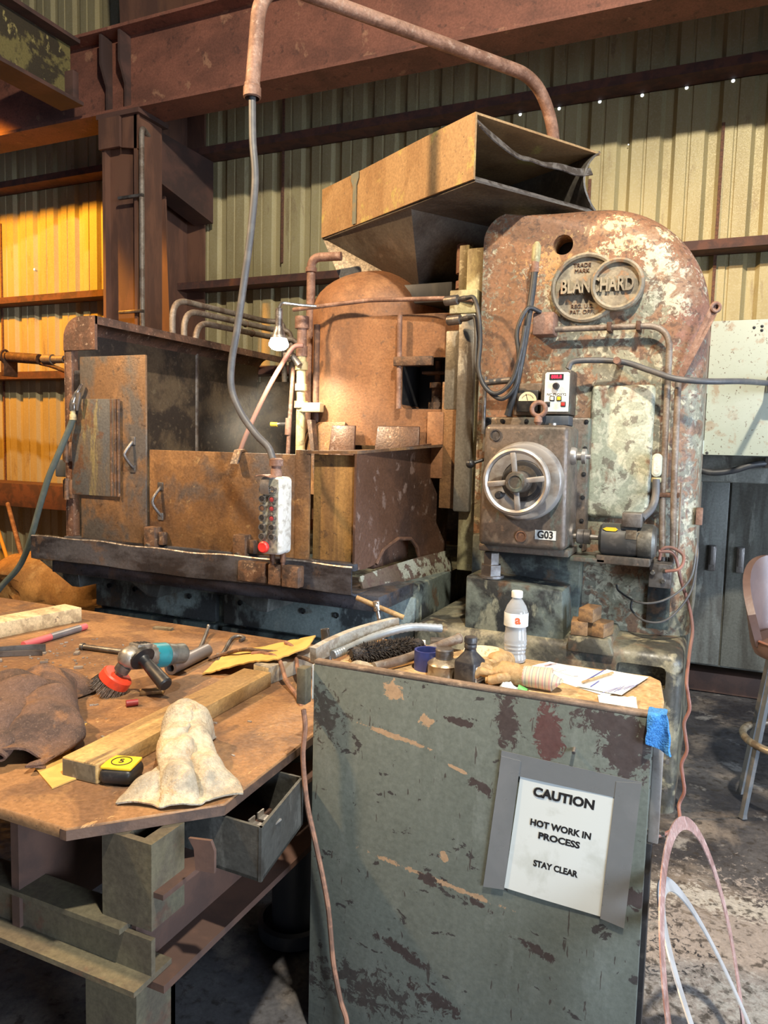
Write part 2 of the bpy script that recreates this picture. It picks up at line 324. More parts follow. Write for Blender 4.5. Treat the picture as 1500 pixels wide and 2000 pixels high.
M['bluepipe'] = mat('blue_grey_pipe', (0.06, 0.07, 0.085), [((0.10, 0.11, 0.12), (9, 9, 2), 0.5, 0.65, 0.7)], 0.5, 0.2)
M['copper'] = mat('dirty_copper_cord', (0.30, 0.155, 0.10), [((0.13, 0.075, 0.055), 24, 0.46, 0.62, 0.8)], 0.5)
M['orangecord'] = mat('faded_red_cord', (0.25, 0.11, 0.085), [((0.20, 0.11, 0.09), 9, 0.48, 0.64, 0.8)], 0.6)
M['brownrag'] = mat('brown_terry_cloth', (0.135, 0.078, 0.055), [((0.065, 0.042, 0.034), 9, 0.47, 0.62, 0.85), ((0.27, 0.13, 0.055), 6, 0.58, 0.68, 0.7), ((0.30, 0.21, 0.16), 190, 0.58, 0.7, 0.3)], 0.95, 0, 1.0, 220)
M['flex'] = mat('ribbed_grey_conduit', (0.30, 0.33, 0.36), [((0.22, 0.24, 0.26), 14, 0.5, 0.66, 0.6)], 0.4, 0.2)
M['trimgrey'] = mat('weathered_grey_wood', (0.36, 0.335, 0.29), [((0.22, 0.17, 0.12), (9, 20, 20), 0.48, 0.62, 0.7), ((0.46, 0.45, 0.42), 26, 0.56, 0.68, 0.5)], 0.7, 0, 0.3, 60)
M['whiterag'] = mat('dirty_white_terry', (0.52, 0.44, 0.32), [((0.27, 0.24, 0.19), 9, 0.48, 0.64, 0.7), ((0.55, 0.33, 0.15), 13, 0.57, 0.68, 0.6)], 0.95, 0, 1.0, 200)
M['teal'] = mat('teal_plastic', (0.015, 0.20, 0.24), [((0.02, 0.11, 0.13), 30, 0.5, 0.7, 0.6)], 0.45)
M['castalu'] = mat('cast_aluminium', (0.33, 0.30, 0.26), [((0.15, 0.13, 0.11), 30, 0.48, 0.64, 0.7)], 0.42, 0.6, 0.2, 90)
M['wire'] = mat('wire_bristles', (0.34, 0.31, 0.27), [((0.14, 0.12, 0.10), (90, 90, 90), 0.45, 0.6, 0.8)], 0.4, 0.7)
M['redcup'] = mat('red_enamel_cup', (0.68, 0.055, 0.022), [((0.42, 0.05, 0.03), 24, 0.55, 0.7, 0.6)], 0.4)
M['pinkstick'] = mat('red_marking_stick', (0.62, 0.12, 0.13), [], 0.6)
M['greytube'] = mat('grey_tube', (0.22, 0.21, 0.225), [((0.15, 0.14, 0.15), 14, 0.5, 0.66, 0.6)], 0.4, 0.3)
M['bristle'] = mat('black_bristles', (0.028, 0.022, 0.02), [((0.075, 0.06, 0.05), 90, 0.5, 0.66, 0.6)], 0.8)
M['navy'] = mat('navy_tape_roll', (0.035, 0.05, 0.20), [((0.02, 0.03, 0.10), 14, 0.5, 0.7, 0.6)], 0.35)
M['tin'] = mat('worn_tinplate', (0.34, 0.29, 0.215), [((0.16, 0.12, 0.085), 20, 0.48, 0.62, 0.8)], 0.38, 0.6, 0.2, 90)
M['bottleblk'] = mat('black_bottle_plastic', (0.025, 0.025, 0.03), [((0.10, 0.095, 0.09), 14, 0.54, 0.68, 0.5)], 0.4)
M['leather'] = mat('tan_leather', (0.41, 0.26, 0.115), [((0.26, 0.14, 0.05), 16, 0.50, 0.64, 0.7), ((0.56, 0.42, 0.24), 26, 0.58, 0.7, 0.5)], 0.75, 0, 0.5, 90)
M['cuff'] = stripe_mat('striped_canvas', [(0, (0.50, 0.42, 0.30)), (0.34, (0.56, 0.28, 0.27)), (0.52, (0.50, 0.44, 0.34)), (0.78, (0.17, 0.19, 0.24)), (0.86, (0.50, 0.42, 0.30))], 0, 0.016)
M['pet'] = glass('clear_bottle_plastic', (0.90, 0.93, 0.96), 0.08, 1.25, 0.80)
M['water'] = glass('water', (0.88, 0.92, 0.96), 0.05, 1.33, 0.82)
M['petlabel'] = mat('bottle_label', (0.70, 0.76, 0.80), [((0.50, 0.62, 0.72), (20, 20, 60), 0.52, 0.66, 0.5)], 0.35)
M['orange'] = mat('orange_print', (0.75, 0.11, 0.03), [], 0.5)
M['bluecloth'] = mat('blue_microfibre', (0.045, 0.22, 0.58), [((0.10, 0.36, 0.75), 260, 0.5, 0.64, 0.7, 2), ((0.03, 0.14, 0.40), 12, 0.5, 0.7, 0.5)], 0.95, 0, 1.0, 260)
M['redband'] = mat('pinkish_rust_band', (0.43, 0.26, 0.235), [((0.56, 0.42, 0.39), 60, 0.52, 0.64, 0.7), ((0.20, 0.10, 0.085), 12, 0.5, 0.66, 0.6)], 0.5, 0.2, 0.2, 90)
M['greyband'] = mat('grey_steel_band', (0.55, 0.56, 0.58), [((0.38, 0.38, 0.39), 9, 0.5, 0.66, 0.6)], 0.45, 0.35, 0.1, 90)
M['vinyl'] = mat('brown_vinyl', (0.10, 0.062, 0.055), [((0.16, 0.10, 0.085), 6, 0.5, 0.7, 0.5)], 0.4, 0, 0.15, 60)
M['stoolleg'] = mat('grey_stool_steel', (0.14, 0.15, 0.16), [((0.24, 0.22, 0.20), 14, 0.54, 0.66, 0.7)], 0.4, 0.5)
M['sack'] = mat('brown_paper_sack', (0.40, 0.20, 0.055), [((0.27, 0.125, 0.035), 5, 0.47, 0.62, 0.8), ((0.50, 0.30, 0.11), 10, 0.58, 0.7, 0.5)], 0.7, 0, 0.35, 30)
M['dirt'] = mat('rusty_swarf_dirt', (0.105, 0.05, 0.028), [((0.045, 0.024, 0.017), 24, 0.45, 0.6, 0.85), ((0.20, 0.11, 0.065), 60, 0.6, 0.7, 0.7)], 0.95, 0, 1.0, 90)
M['stick'] = mat('yellow_handle', (0.55, 0.30, 0.05), [], 0.6)
M['blockwood'] = mat('oiled_wood_block', (0.25, 0.145, 0.065), [((0.10, 0.06, 0.035), (16, 5, 16), 0.47, 0.62, 0.8), ((0.45, 0.28, 0.11), 8, 0.6, 0.7, 0.6)], 0.7, 0, 0.3, 60)
M['cream'] = mat('cream_bowl', (0.60, 0.50, 0.34), [((0.34, 0.22, 0.13), 90, 0.58, 0.66, 0.8)], 0.6)
M['bulb'] = emit('lit_bulb', (1.0, 0.93, 0.78), 26.0)
M['led'] = emit('red_display', (0.9, 0.02, 0.07), 0.8)
M['sky'] = emit('sky_through_hole', (0.85, 0.93, 1.0), 1.6)
M['gaugeface'] = mat('ivory_dial', (0.68, 0.62, 0.44), [], 0.5)
CAB = (0.140, 0.158, 0.138)
BR, TAN, RED = (0.055, 0.042, 0.04), (0.37, 0.25, 0.155), (0.088, 0.045, 0.042)


def ptc(px, pz, sx, sz, ang, col, rag):
    return ((px, 0, pz), (sx, 9, sz), -ang, col, rag)


M['cabinet'] = mat('chipped_grey_green_paint', CAB, [((0.115, 0.13, 0.112), (3, 3, 1.5), 0.46, 0.62, 0.7), ((0.175, 0.195, 0.175), (26, 26, 6), 0.58, 0.70, 0.45), ((0.045, 0.04, 0.04), (16, 16, 26), 0.662, 0.675, 0.95, 6, 0.4), ((0.06, 0.05, 0.045), (60, 60, 12), 0.675, 0.695, 0.9, 3)], 0.45, 0, 0.2, 40, rvar=0.1, grain=0.14, patches=[
    ptc(0.236, 0.84, 0.085, 0.007, 0.16, TAN, 1.1), ptc(0.40, 0.79, 0.025, 0.005, 0.28, TAN, 0.8),
    ptc(0.36, 0.50, 0.14, 0.006, 0.13, TAN, 1.6), ptc(0.23, 0.955, 0.022, 0.022, 0.2, TAN, 1.3),
    ptc(0.315, 0.895, 0.014, 0.013, 0.2, TAN, 1.4), ptc(0.405, 0.905, 0.035, 0.008, 0.1, BR, 1.4), ptc(0.375, 0.565, 0.012, 0.012, 0, TAN, 1.2),
    ptc(0.515, 0.935, 0.024, 0.06, -0.05, BR, 1.6), ptc(0.612, 0.915, 0.030, 0.062, 0, RED, 1.2),
    ptc(0.78, 0.92, 0.055, 0.075, 0, BR, 1.5), ptc(0.74, 0.965, 0.06, 0.025, 0, BR, 1.5),
    ptc(0.335, 0.497, 0.028, 0.014, 0.3, BR, 1.4), ptc(0.46, 0.47, 0.03, 0.008, 0.3, BR, 1.4), ptc(0.275, 0.29, 0.07, 0.012, 0.35, BR, 2.0),
    ptc(0.17, 0.155, 0.11, 0.04, 0, (0.06, 0.055, 0.052), 3.6), ptc(0.04, 0.86, 0.045, 0.05, 0, (0.06, 0.055, 0.05), 3.0),
    ptc(0.46, 0.76, 0.03, 0.012, 0.3, BR, 2.2), ptc(0.60, 0.40, 0.04, 0.01, 0.2, BR, 2.2), ptc(0.81, 0.58, 0.03, 0.02, 0, BR, 1.8), ptc(0.37, 0.19, 0.05, 0.02, 0.2, BR, 2.6)])


# ------------------------------------------------------------------ mesh helpers
# CAM_SCALE = (size, drop): together they scale the table set about the camera, pushing it farther back; both are applied when its meshes are made
CAM_SCALE = [1.0, 0.0]


def cam_scaled(p):
    return V(p) * CAM_SCALE[0] + V((0, 0, CAM_SCALE[1]))


class MB:
    def __init__(s):
        s.bm = bmesh.new()

    def box(s, lo, hi, bev=0.0, seg=2):
        c = [(a + b) / 2 for a, b in zip(lo, hi)]
        d = [abs(b - a) for a, b in zip(lo, hi)]
        return s.obox(c, d, None, bev, seg)

    def obox(s, c, d, rot=None, bev=0.0, seg=2):
        m = Matrix.Translation(V(c)) @ (rot.to_4x4() if rot is not None else Matrix()) @ Matrix.Diagonal((d[0], d[1], d[2], 1))
        r = bmesh.ops.create_cube(s.bm, size=1, matrix=m)
        if bev:
            es = list({e for v in r['verts'] for e in v.link_edges})
            bmesh.ops.bevel(s.bm, geom=es, offset=min(bev, min(d) * 0.45), segments=seg, profile=0.5, affect='EDGES')
        return s

    def prism(s, pts, vec, bev=0.0, seg=2, which=None):
        """closed polygon PTS (3D) swept along VEC"""
        vec = V(vec)
        a = [s.bm.verts.new(p) for p in pts]
        b = [s.bm.verts.new(V(p) + vec) for p in pts]
        n = len(pts)
        f0 = s.bm.faces.new(a)
        f1 = s.bm.faces.new(b[::-1])
        fs = [f0, f1]
        for i in range(n):
            fs.append(s.bm.faces.new((a[i], b[i], b[(i + 1) % n], a[(i + 1) % n])[::-1]))
        bmesh.ops.recalc_face_normals(s.bm, faces=fs)
        if bev:
            es = list({e for f in fs for e in f.edges}) if which is None else [e for e in {e for f in fs for e in f.edges} if which(e)]
            bmesh.ops.bevel(s.bm, geom=es, offset=bev, segments=seg, profile=0.5, affect='EDGES')
        return s

    def tube(s, pts, r, n=10, cap=True):
        pts = [V(p) for p in pts]
        rs = r if isinstance(r, (list, tuple)) else [r] * len(pts)
        t0 = (pts[1] - pts[0]).normalized()
        ref = V((0, 0, 1)) if abs(t0.z) < 0.9 else V((1, 0, 0))
        x = t0.cross(ref).normalized()
        rings = []
        for i, p in enumerate(pts):
            if i == 0:
                t = pts[1] - pts[0]
            elif i == len(pts) - 1:
                t = pts[-1] - pts[-2]
            else:
                t = (pts[i + 1] - pts[i]).normalized() + (pts[i] - pts[i - 1]).normalized()
            if t.length < 1e-9:
                t = t0
            t = t.normalized()
            x = x - t * x.dot(t)
            x = x.normalized() if x.length > 1e-6 else t.orthogonal().normalized()
            y = t.cross(x)
            rings.append([s.bm.verts.new(p + (x * math.cos(2 * PI * k / n) + y * math.sin(2 * PI * k / n)) * rs[i]) for k in range(n)])
        for a, b in zip(rings, rings[1:]):
            for k in range(n):
                s.bm.faces.new((a[k], a[(k + 1) % n], b[(k + 1) % n], b[k]))
        if cap:
            s.bm.faces.new(rings[0][::-1])
            s.bm.faces.new(rings[-1])
        return s

    def lathe(s, prof, o, axis=(0, 0, 1), n=28, closed=False):
        """PROF: (radius, height) along AXIS from O"""
        o = V(o)
        ax = V(axis).normalized()
        x = ax.orthogonal().normalized()
        y = ax.cross(x)
        rings = []
        for r, h in prof:
            if r < 1e-6:
                rings.append([s.bm.verts.new(o + ax * h)])
            else:
                rings.append([s.bm.verts.new(o + ax * h + (x * math.cos(2 * PI * k / n) + y * math.sin(2 * PI * k / n)) * r) for k in range(n)])
        pairs = list(zip(rings, rings[1:]))
        if closed:
            pairs.append((rings[-1], rings[0]))
        for a, b in pairs:
            for k in range(n):
                k2 = (k + 1) % n
                if len(a) == 1 and len(b) == 1:
                    continue
                if len(a) == 1:
                    s.bm.faces.new((a[0], b[k2], b[k]))
                elif len(b) == 1:
                    s.bm.faces.new((a[k], a[k2], b[0]))
                else:
                    s.bm.faces.new((a[k], a[k2], b[k2], b[k]))
        return s

    def torus(s, o, axis, R, r, n=40, m=10):
        return s.lathe([(R + r * math.cos(2 * PI * k / m), r * math.sin(2 * PI * k / m)) for k in range(m)], o, axis, n, closed=True)

    def cyl(s, a, b, r, n=20, bev=0.0):
        a, b = V(a), V(b)
        h = (b - a).length
        pr = [(0, 0), (r - bev, 0), (r, bev), (r, h - bev), (r - bev, h), (0, h)] if bev else [(0, 0), (r, 0), (r, h), (0, h)]
        return s.lathe(pr, a, b - a, n)

    def grid(s, fn, nu, nv, thick=0.0, wrap=False):
        g = [[s.bm.verts.new(fn(i / nu, j / nv)) for j in range(nv + 1)] for i in range(nu + (0 if wrap else 1))]
        fs = []
        for i in range(nu):
            a, b = g[i], g[(i + 1) % len(g)]
            for j in range(nv):
                fs.append(s.bm.faces.new((a[j], b[j], b[j + 1], a[j + 1])))
        if thick:
            bmesh.ops.recalc_face_normals(s.bm, faces=fs)
            bmesh.ops.solidify(s.bm, geom=fs, thickness=thick)
        return s

    def build(s, name, m, parent=None, angle=38, props=None):
        bm = s.bm
        bmesh.ops.remove_doubles(bm, verts=bm.verts, dist=1e-6)
        bmesh.ops.recalc_face_normals(bm, faces=bm.faces)
        if CAM_SCALE[0] != 1.0:
            for v in bm.verts:
                v.co = cam_scaled(v.co)
        off = V((0, 0, 0))
        p = parent
        while p is not None:
            off += p.location
            p = p.parent
        if off.length:
            bmesh.ops.translate(bm, verts=bm.verts, vec=-off)
        lim = R_(angle)
        for f in bm.faces:
            f.smooth = True
        for e in bm.edges:
            if len(e.link_faces) != 2 or e.calc_face_angle(0) > lim:
                e.smooth = False
        me = bpy.data.meshes.new(name)
        bm.to_mesh(me)
        bm.free()
        me.materials.append(m)
        o = bpy.data.objects.new(name, me)
        COL.objects.link(o)
        if parent is not None:
            o.parent = parent
        for k, v in (props or {}).items():
            o[k] = v
        return o


def thing(name, label, cat, loc, group=None):
    o = bpy.data.objects.new(name, None)
    o.empty_display_size = 0.1
    o.location = cam_scaled(loc)
    o['label'] = label
    o['category'] = cat
    if group:
        o['group'] = group
    COL.objects.link(o)
    return o


def tag(o, label, cat, group=None):
    o['label'] = label
    o['category'] = cat
    if group:
        o['group'] = group
    return o


def rebase(o, loc):
    """move a single-mesh thing's origin to LOC"""
    o.data.transform(Matrix.Translation(-V(loc)))
    o.location = loc
    return o


def struct(o):
    o['kind'] = 'structure'
    return o


def root(name):
    o = bpy.data.objects.new(name, None)
    o['kind'] = 'structure'
    COL.objects.link(o)
    return o


def spline(pts, n=8):
    """Catmull-Rom through PTS"""
    P = [V(p) for p in pts]
    P = [P[0] * 2 - P[1]] + P + [P[-1] * 2 - P[-2]]
    out = []
    for i in range(1, len(P) - 2):
        a, b, c, d = P[i - 1:i + 3]
        for k in range(n):
            t = k / n
            out.append(0.5 * ((2 * b) + (c - a) * t + (2 * a - 5 * b + 4 * c - d) * t * t + (3 * b - 3 * c + d - a) * t ** 3))
    out.append(P[-2])
    return out


def bend(pts, r, n=6):
    """polyline with rounded corners"""
    P = [V(p) for p in pts]
    out = [P[0]]
    for a, b, c in zip(P, P[1:], P[2:]):
        d1, d2 = (a - b), (c - b)
        rr = min(r, d1.length * 0.49, d2.length * 0.49)
        p, q = b + d1.normalized() * rr, b + d2.normalized() * rr
        for k in range(n + 1):
            t = k / n
            out.append(p * (1 - t) ** 2 + b * 2 * t * (1 - t) + q * t * t)
    out.append(P[-1])
    return out


def text(s, size, loc, m, parent, name='lettering', ext=0.0008, align='CENTER', bold=0.0, rot=None, sx=1.0):
    """lettering facing -Y unless ROT says otherwise"""
    cu = bpy.data.curves.new(name, 'FONT')
    cu.body = s
    cu.size = size
    cu.extrude = ext
    cu.offset = bold
    cu.align_x = align
    cu.align_y = 'CENTER'
    cu.resolution_u = 3
    t = bpy.data.objects.new(name, cu)
    COL.objects.link(t)
    bpy.context.view_layer.update()
    me = bpy.data.meshes.new_from_object(t.evaluated_get(bpy.context.evaluated_depsgraph_get()))
    bpy.data.objects.remove(t)
    bpy.data.curves.remove(cu)
    r = rot if rot is not None else Matrix.Rotation(PI / 2, 3, 'X')
    off = V((0, 0, 0))
    p = parent
    while p is not None:
        off += p.location
        p = p.parent
    me.transform(Matrix.Translation(cam_scaled(loc) - off) @ r.to_4x4() @ Matrix.Diagonal((sx * CAM_SCALE[0], CAM_SCALE[0], CAM_SCALE[0], 1)))
    me.materials.clear()
    me.materials.append(m)
    me.name = name
    o = bpy.data.objects.new(name, me)
    COL.objects.link(o)
    o.parent = parent
    return o


def copy_part(o, parent, loc):
    c = o.copy()
    COL.objects.link(c)
    c.parent = parent
    c.location = loc
    return c


def cut(o, cutter):
    """subtract a solid"""
    md = o.modifiers.new('cut', 'BOOLEAN')
    md.operation = 'DIFFERENCE'
    md.solver = 'EXACT'
    md.object = cutter
    bpy.context.view_layer.update()
    me = bpy.data.meshes.new_from_object(o.evaluated_get(bpy.context.evaluated_depsgraph_get()))
    o.modifiers.clear()
    old = o.data
    o.data = me
    me.name = old.name
    for p in me.polygons:
        p.use_smooth = True
    me.set_sharp_from_angle(angle=R_(38))
    bpy.data.objects.remove(cutter)


def nz(x, y, z=0.0):
    return noise.noise(V((x, y, z)))

# ================================================================== SETTING
mb = MB()
def floor_pt(u, v):
    x, y = -9.5 + 16 * u, -2.0 + 8.1 * v
    return (x, y, 0.010 * nz(x * 2.2, y * 2.2) - 0.010 + 0.006 * nz(x * 9, y * 9, 3))
mb.grid(floor_pt, 160, 81)
floor = struct(mb.build('floor', M['floor']))

wall = root('wall_back')
PW, CELL = 0.915, 0.305
prof = []
for k in range(3):
    b = k * CELL
    prof += [(b, 0), (b + 0.070, 0), (b + 0.076, 0.009), (b + 0.090, 0.009), (b + 0.096, 0), (b + 0.185, 0), (b + 0.212, 0.036), (b + 0.268, 0.036), (b + 0.295, 0)]
prof.append((PW, 0))
panels = []
for k in range(-6, 11):
    x0 = -0.10 + 0.915 - (k + 1) * PW
    mb = MB()
    rows = [[mb.bm.verts.new((x0 + px, 6.0 + py, z)) for px, py in prof] for z in (0.0, 6.6)]
    for i in range(len(prof) - 1):
        mb.bm.faces.new((rows[0][i], rows[0][i + 1], rows[1][i + 1], rows[1][i]))
    mb.build('wall_panel', M['wall'], wall)
for sx, z0, z1 in ((-0.10, 0.9, 3.9), (-0.10 - PW, 2.9, 3.62), (-7.42, 0.9, 3.9), (-0.10 - 4 * PW, 3.2, 6.2)):
    mb = MB()
    mb.box((sx - 0.010, 5.985, z0), (sx + 0.012, 5.999, z1))
    mb.build('seam_strip', M['rustseam'], wall)
mb = MB()
for k in range(6):
    for q in range(5):
        a = 0.4 + q * 1.256
        pass
    mb.lathe([(0, 0), (0.013, 0), (0.009, 0.001), (0, 0.001)], (-0.055 - CELL * k, 5.998, 4.18 + 0.003 * (k % 2)), (0, -1, 0), 7)
mb.lathe([(0, 0), (0.012, 0), (0.012, 0.001), (0, 0.001)], (-6.92, 5.998, 3.37), (0, -1, 0), 7)
mb.lathe([(0, 0), (0.005, 0), (0.005, 0.001), (0, 0.001)], (-0.745, 5.998, 3.84), (0, -1, 0), 6)
mb.build('bolt_hole', M['sky'], wall, props={'kind': 'stuff'})

for z in (2.17, 2.98, 4.19, 5.35):
    mb = MB()
    mb.box((-9, 5.80, z), (6.4, 5.995, z + 0.008))
    mb.box((-9, 5.794, z), (6.4, 5.802, z + 0.065))
    mb.box((-9, 5.985, z), (6.4, 5.995, z + 0.10))
    struct(mb.build('wall_girt', M['girt']))
mb = MB()
mb.box((-9, 5.62, 0.80), (6.4, 5.99, 1.05), 0.006)
struct(mb.build('wall_girt', M['girt']))

# crane runway beam
mb = MB()
mb.box((-9, 4.85, 4.21), (6.4, 5.15, 4.235))
mb.box((-9, 4.85, 4.86), (6.4, 5.15, 4.885))
mb.box((-9, 4.99, 4.235), (6.4, 5.01, 4.86))
beam = struct(mb.build('crane_runway_beam', M['redsteel']))
mb = MB()
mb.box((-9, 4.955, 4.885), (6.4, 5.045, 4.96), 0.01)
mb.build('crane_rail', M['darksteel'], beam)
for x in (-4.83, -4.63):
    mb = MB()
    mb.prism([(x, 4.985, 4.24), (x, 4.985, 4.85), (x, 4.86, 4.85), (x, 4.86, 4.62), (x, 4.93, 4.46), (x, 4.93, 4.24)], (0.022, 0, 0))
    mb.build('stiffener', M['darksteel'], beam)
# columns
rc = root('runway_column')
mb = MB()
mb.box((-4.815, 4.87, 0), (-4.785, 5.17, 4.17))
mb.box((-4.475, 4.87, 0), (-4.445, 5.17, 4.17))
mb.build('flange', M['colsteel'], rc)
mb = MB()
mb.box((-4.785, 4.93, 0), (-4.475, 4.945, 4.17))
mb.build('web', M['colsteel'], rc)
mb = MB()
mb.box((-4.85, 4.84, 4.17), (-4.40, 5.2, 4.208))
mb.build('cap_plate', M['darksteel'], rc)
mb = MB()
mb.box((-4.825, 4.84, 3.93), (-4.60, 4.866, 4.17))
mb.build('splice_plate', M['colsteel'], rc)
mb = MB()
mb.prism([(-4.60, 4.87, 3.93), (-4.60, 4.87, 4.17), (-4.43, 4.87, 4.17), (-4.43, 4.87, 3.9)], (0, 0.02, 0))
mb.build('splice_plate', M['colsteel'], rc)
bc = root('building_column')
mb = MB()
mb.prism([(-4.82, 5.96, 0), (-4.82, 5.96, 5.9), (-4.82, 5.28, 5.9), (-4.82, 5.62, 0)], (0.02, 0, 0))
mb.build('web', M['colsteel'], bc)
mb = MB()
mb.prism([(-5.02, 5.26, 5.9), (-4.60, 5.26, 5.9), (-4.60, 5.60, 0), (-5.02, 5.60, 0)], (0, 0.02, 0))
mb.build('flange', M['colsteel'], bc)
mb = MB()
mb.box((-5.02, 5.94, 0), (-4.60, 5.965, 5.9))
mb.build('flange', M['colsteel'], bc)
mb = MB()
mb.prism([(-4.70, 5.20, 3.74), (-4.70, 5.20, 4.16), (-4.70, 5.92, 4.16), (-4.70, 5.92, 3.60)], (0.22, 0, 0))
struct(mb.build('column_bracket', M['darksteel']))

cd = thing('electrical_conduit', 'thin dusty vertical conduit clipped to the brown steel column', 'conduit', (-4.38, 4.9, 0))
mb = MB()
mb.tube(bend([(-4.50, 5.1, 4.06), (-4.385, 4.86, 4.06), (-4.385, 4.86, 0.1)], 0.07), 0.022, 10)
mb.build('conduit_pipe', M['conduit'], cd)
for z in (3.52, 2.6, 1.4):
    mb = MB()
    mb.box((-4.62, 4.835, z - 0.012), (-4.36, 4.862, z + 0.012), 0.004)
    mb.build('clamp', M['dullsteel'], cd)

# bridge girder with peeling paint, upper left
g = thing('crane_girder', 'overhead crane girder with peeling yellow-green paint, top left corner', 'crane', (-5.0, 4.0, 4.3))
mb = MB()
mb.box((-5.02, 0.6, 4.28), (-5.0, 4.72, 4.72))
mb.build('web', M['yellowpeel'], g)
mb = MB()
mb.box((-5.14, 0.6, 4.72), (-4.89, 4.72, 4.75))
mb.build('top_flange', M['darksteel'], g)
mb = MB()
mb.box((-5.14, 0.6, 4.25), (-4.89, 4.75, 4.28))
mb.build('bottom_flange', M['darksteel'], g)
mb = MB()
mb.box((-5.10, 4.66, 4.28), (-4.91, 4.72, 4.50), 0.004)
mb.build('end_plate', M['darksteel'], g)

# ================================================================== GRINDING MACHINE
gm = thing('surface_grinder', 'huge old rotary surface grinder, rust and chipped sage paint', 'machine', (-1.0, 4.1, 0))
# bed under the splash guard
mb = MB()
mb.box((-3.43, 3.42, 0.0), (-1.33, 5.0, 0.86), 0.02)
mb.build('bed', M['bed'], gm)
for x0, x1 in ((-3.43, -2.53), (-2.48, -1.33)):
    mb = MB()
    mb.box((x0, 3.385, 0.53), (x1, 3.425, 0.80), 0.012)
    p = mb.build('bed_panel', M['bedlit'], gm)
    for k in range(4):
        mb = MB()
        mb.lathe([(0, 0.002), (0.012, 0.002), (0.016, 0.012), (0.016, 0.02)], (x0 + 0.12 + k * 0.2, 3.390, 0.665), (0, -1, 0), 6)
        mb.build('bolt', M['black'], p)
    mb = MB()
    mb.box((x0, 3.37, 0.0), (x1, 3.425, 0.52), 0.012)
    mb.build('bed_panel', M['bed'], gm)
mb = MB()
mb.box((-2.62, 3.36, 0.70), (-2.45, 3.39, 0.82), 0.006)
mb.build('nameplate', M['bedlit'], gm)
# column base
mb = MB()
mb.box((-1.32, 3.33, -0.01), (-0.08, 4.95, 0.70), 0.0)
es = [e for e in mb.bm.edges if min(v.co.z for v in e.verts) > 0.6 or (abs(e.verts[0].co.x - e.verts[1].co.x) < 1e-4 and abs(e.verts[0].co.y - e.verts[1].co.y) < 1e-4)]
bmesh.ops.bevel(mb.bm, geom=es, offset=0.055, segments=6, profile=0.5, affect='EDGES')
base = mb.build('base', M['basetop'], gm)
mb = MB()
mb.box((-0.35, 3.25, 0.53), (-0.145, 3.40, 0.635), 0.02)
cut_o = mb.build('cutter', M['basetop'])
cut(base, cut_o)
mb = MB()
mb.prism([(-0.56, 3.30, 0.66), (-0.56, 3.30, 0.732), (-0.385, 3.30, 0.732), (-0.36, 3.30, 0.66)], (0, 0.36, 0), 0.008)
mb.build('base_pad', M['basetop'], gm)
# column with arched top
cx0, cx1, zs, YF = -1.12, -0.07, 2.175, 3.65
pts = [(cx0, YF, 0.695)]
for k in range(9):
    an = PI - PI / 2 * k / 8
    pts.append((-0.99 + 0.13 * math.cos(an), YF, 2.565 + 0.13 * math.sin(an)))
for k in range(25):
    an = PI / 2 - PI / 2 * k / 24
    pts.append((-0.60 + 0.53 * math.cos(an), YF, zs + 0.53 * math.sin(an)))
pts.append((cx1, YF, 0.695))
mb = MB()
mb.prism(pts, (0, 1.1, 0))
es = [e for e in mb.bm.edges if all(abs(v.co.y - YF) < 1e-4 for v in e.verts) and not all(v.co.z < 0.7 for v in e.verts)]
es = [e for e in es if sum(v.co.x for v in e.verts) / 2 > -0.97]
bmesh.ops.bevel(mb.bm, geom=es, offset=0.15, segments=8, profile=0.5, affect='EDGES')
column = mb.build('column', M['column'], gm, 50)
mb = MB()
mb.cyl((-0.728, 3.4, 2.523), (-0.728, 3.80, 2.523), 0.047, 28)
cut_o = mb.build('cutter', M['black'])
cut(column, cut_o)
mb = MB()
mb.cyl((-0.728, 3.79, 2.523), (-0.728, 3.80, 2.523), 0.05, 20)
mb.build('access_hole_shade', M['black'], gm)  # black disc added at the hole's bottom as painted shade
# emblem
em = bpy.data.objects.new('emblem', None)
COL.objects.link(em)
em.parent = gm
em.location = (-0.60 + 1.0, 3.65 - 4.1, 2.31)
for (ex, ez, er, dy) in ((-0.612, 2.312, 0.152, 0.0), (-0.465, 2.314, 0.110, -0.027)):
    mb = MB()
    mb.lathe([(0, 0.012), (er - 0.012, 0.012), (er - 0.012, 0.030), (er - 0.002, 0.036), (er + 0.008, 0.030), (er + 0.010, 0.0), (0, 0.0)], (ex, 3.652 + dy, ez), (0, -1, 0), 56)
    mb.build('medallion', M['embl'] if 'embl' in M else M['gear'], em)
text('BLANCHARD', 0.090, (-0.556, 3.621, 2.312), M['embl'], em, ext=0.025, bold=0.0022, sx=0.62)
text('TRADE\nMARK', 0.026, (-0.632, 3.638, 2.405), M['rustdark'], em, ext=0.003, sx=1.0)
text('REG. U.S.\nPAT. OFF.', 0.026, (-0.625, 3.638, 2.215), M['rustdark'], em, ext=0.003, sx=1.0)
# raised cover plate on the column
mb = MB()
mb.box((-0.56, 3.622, 1.235), (-0.275, 3.70, 1.86), 0.022, 3)
mb.build('cover_plate', M['colplate'], gm)
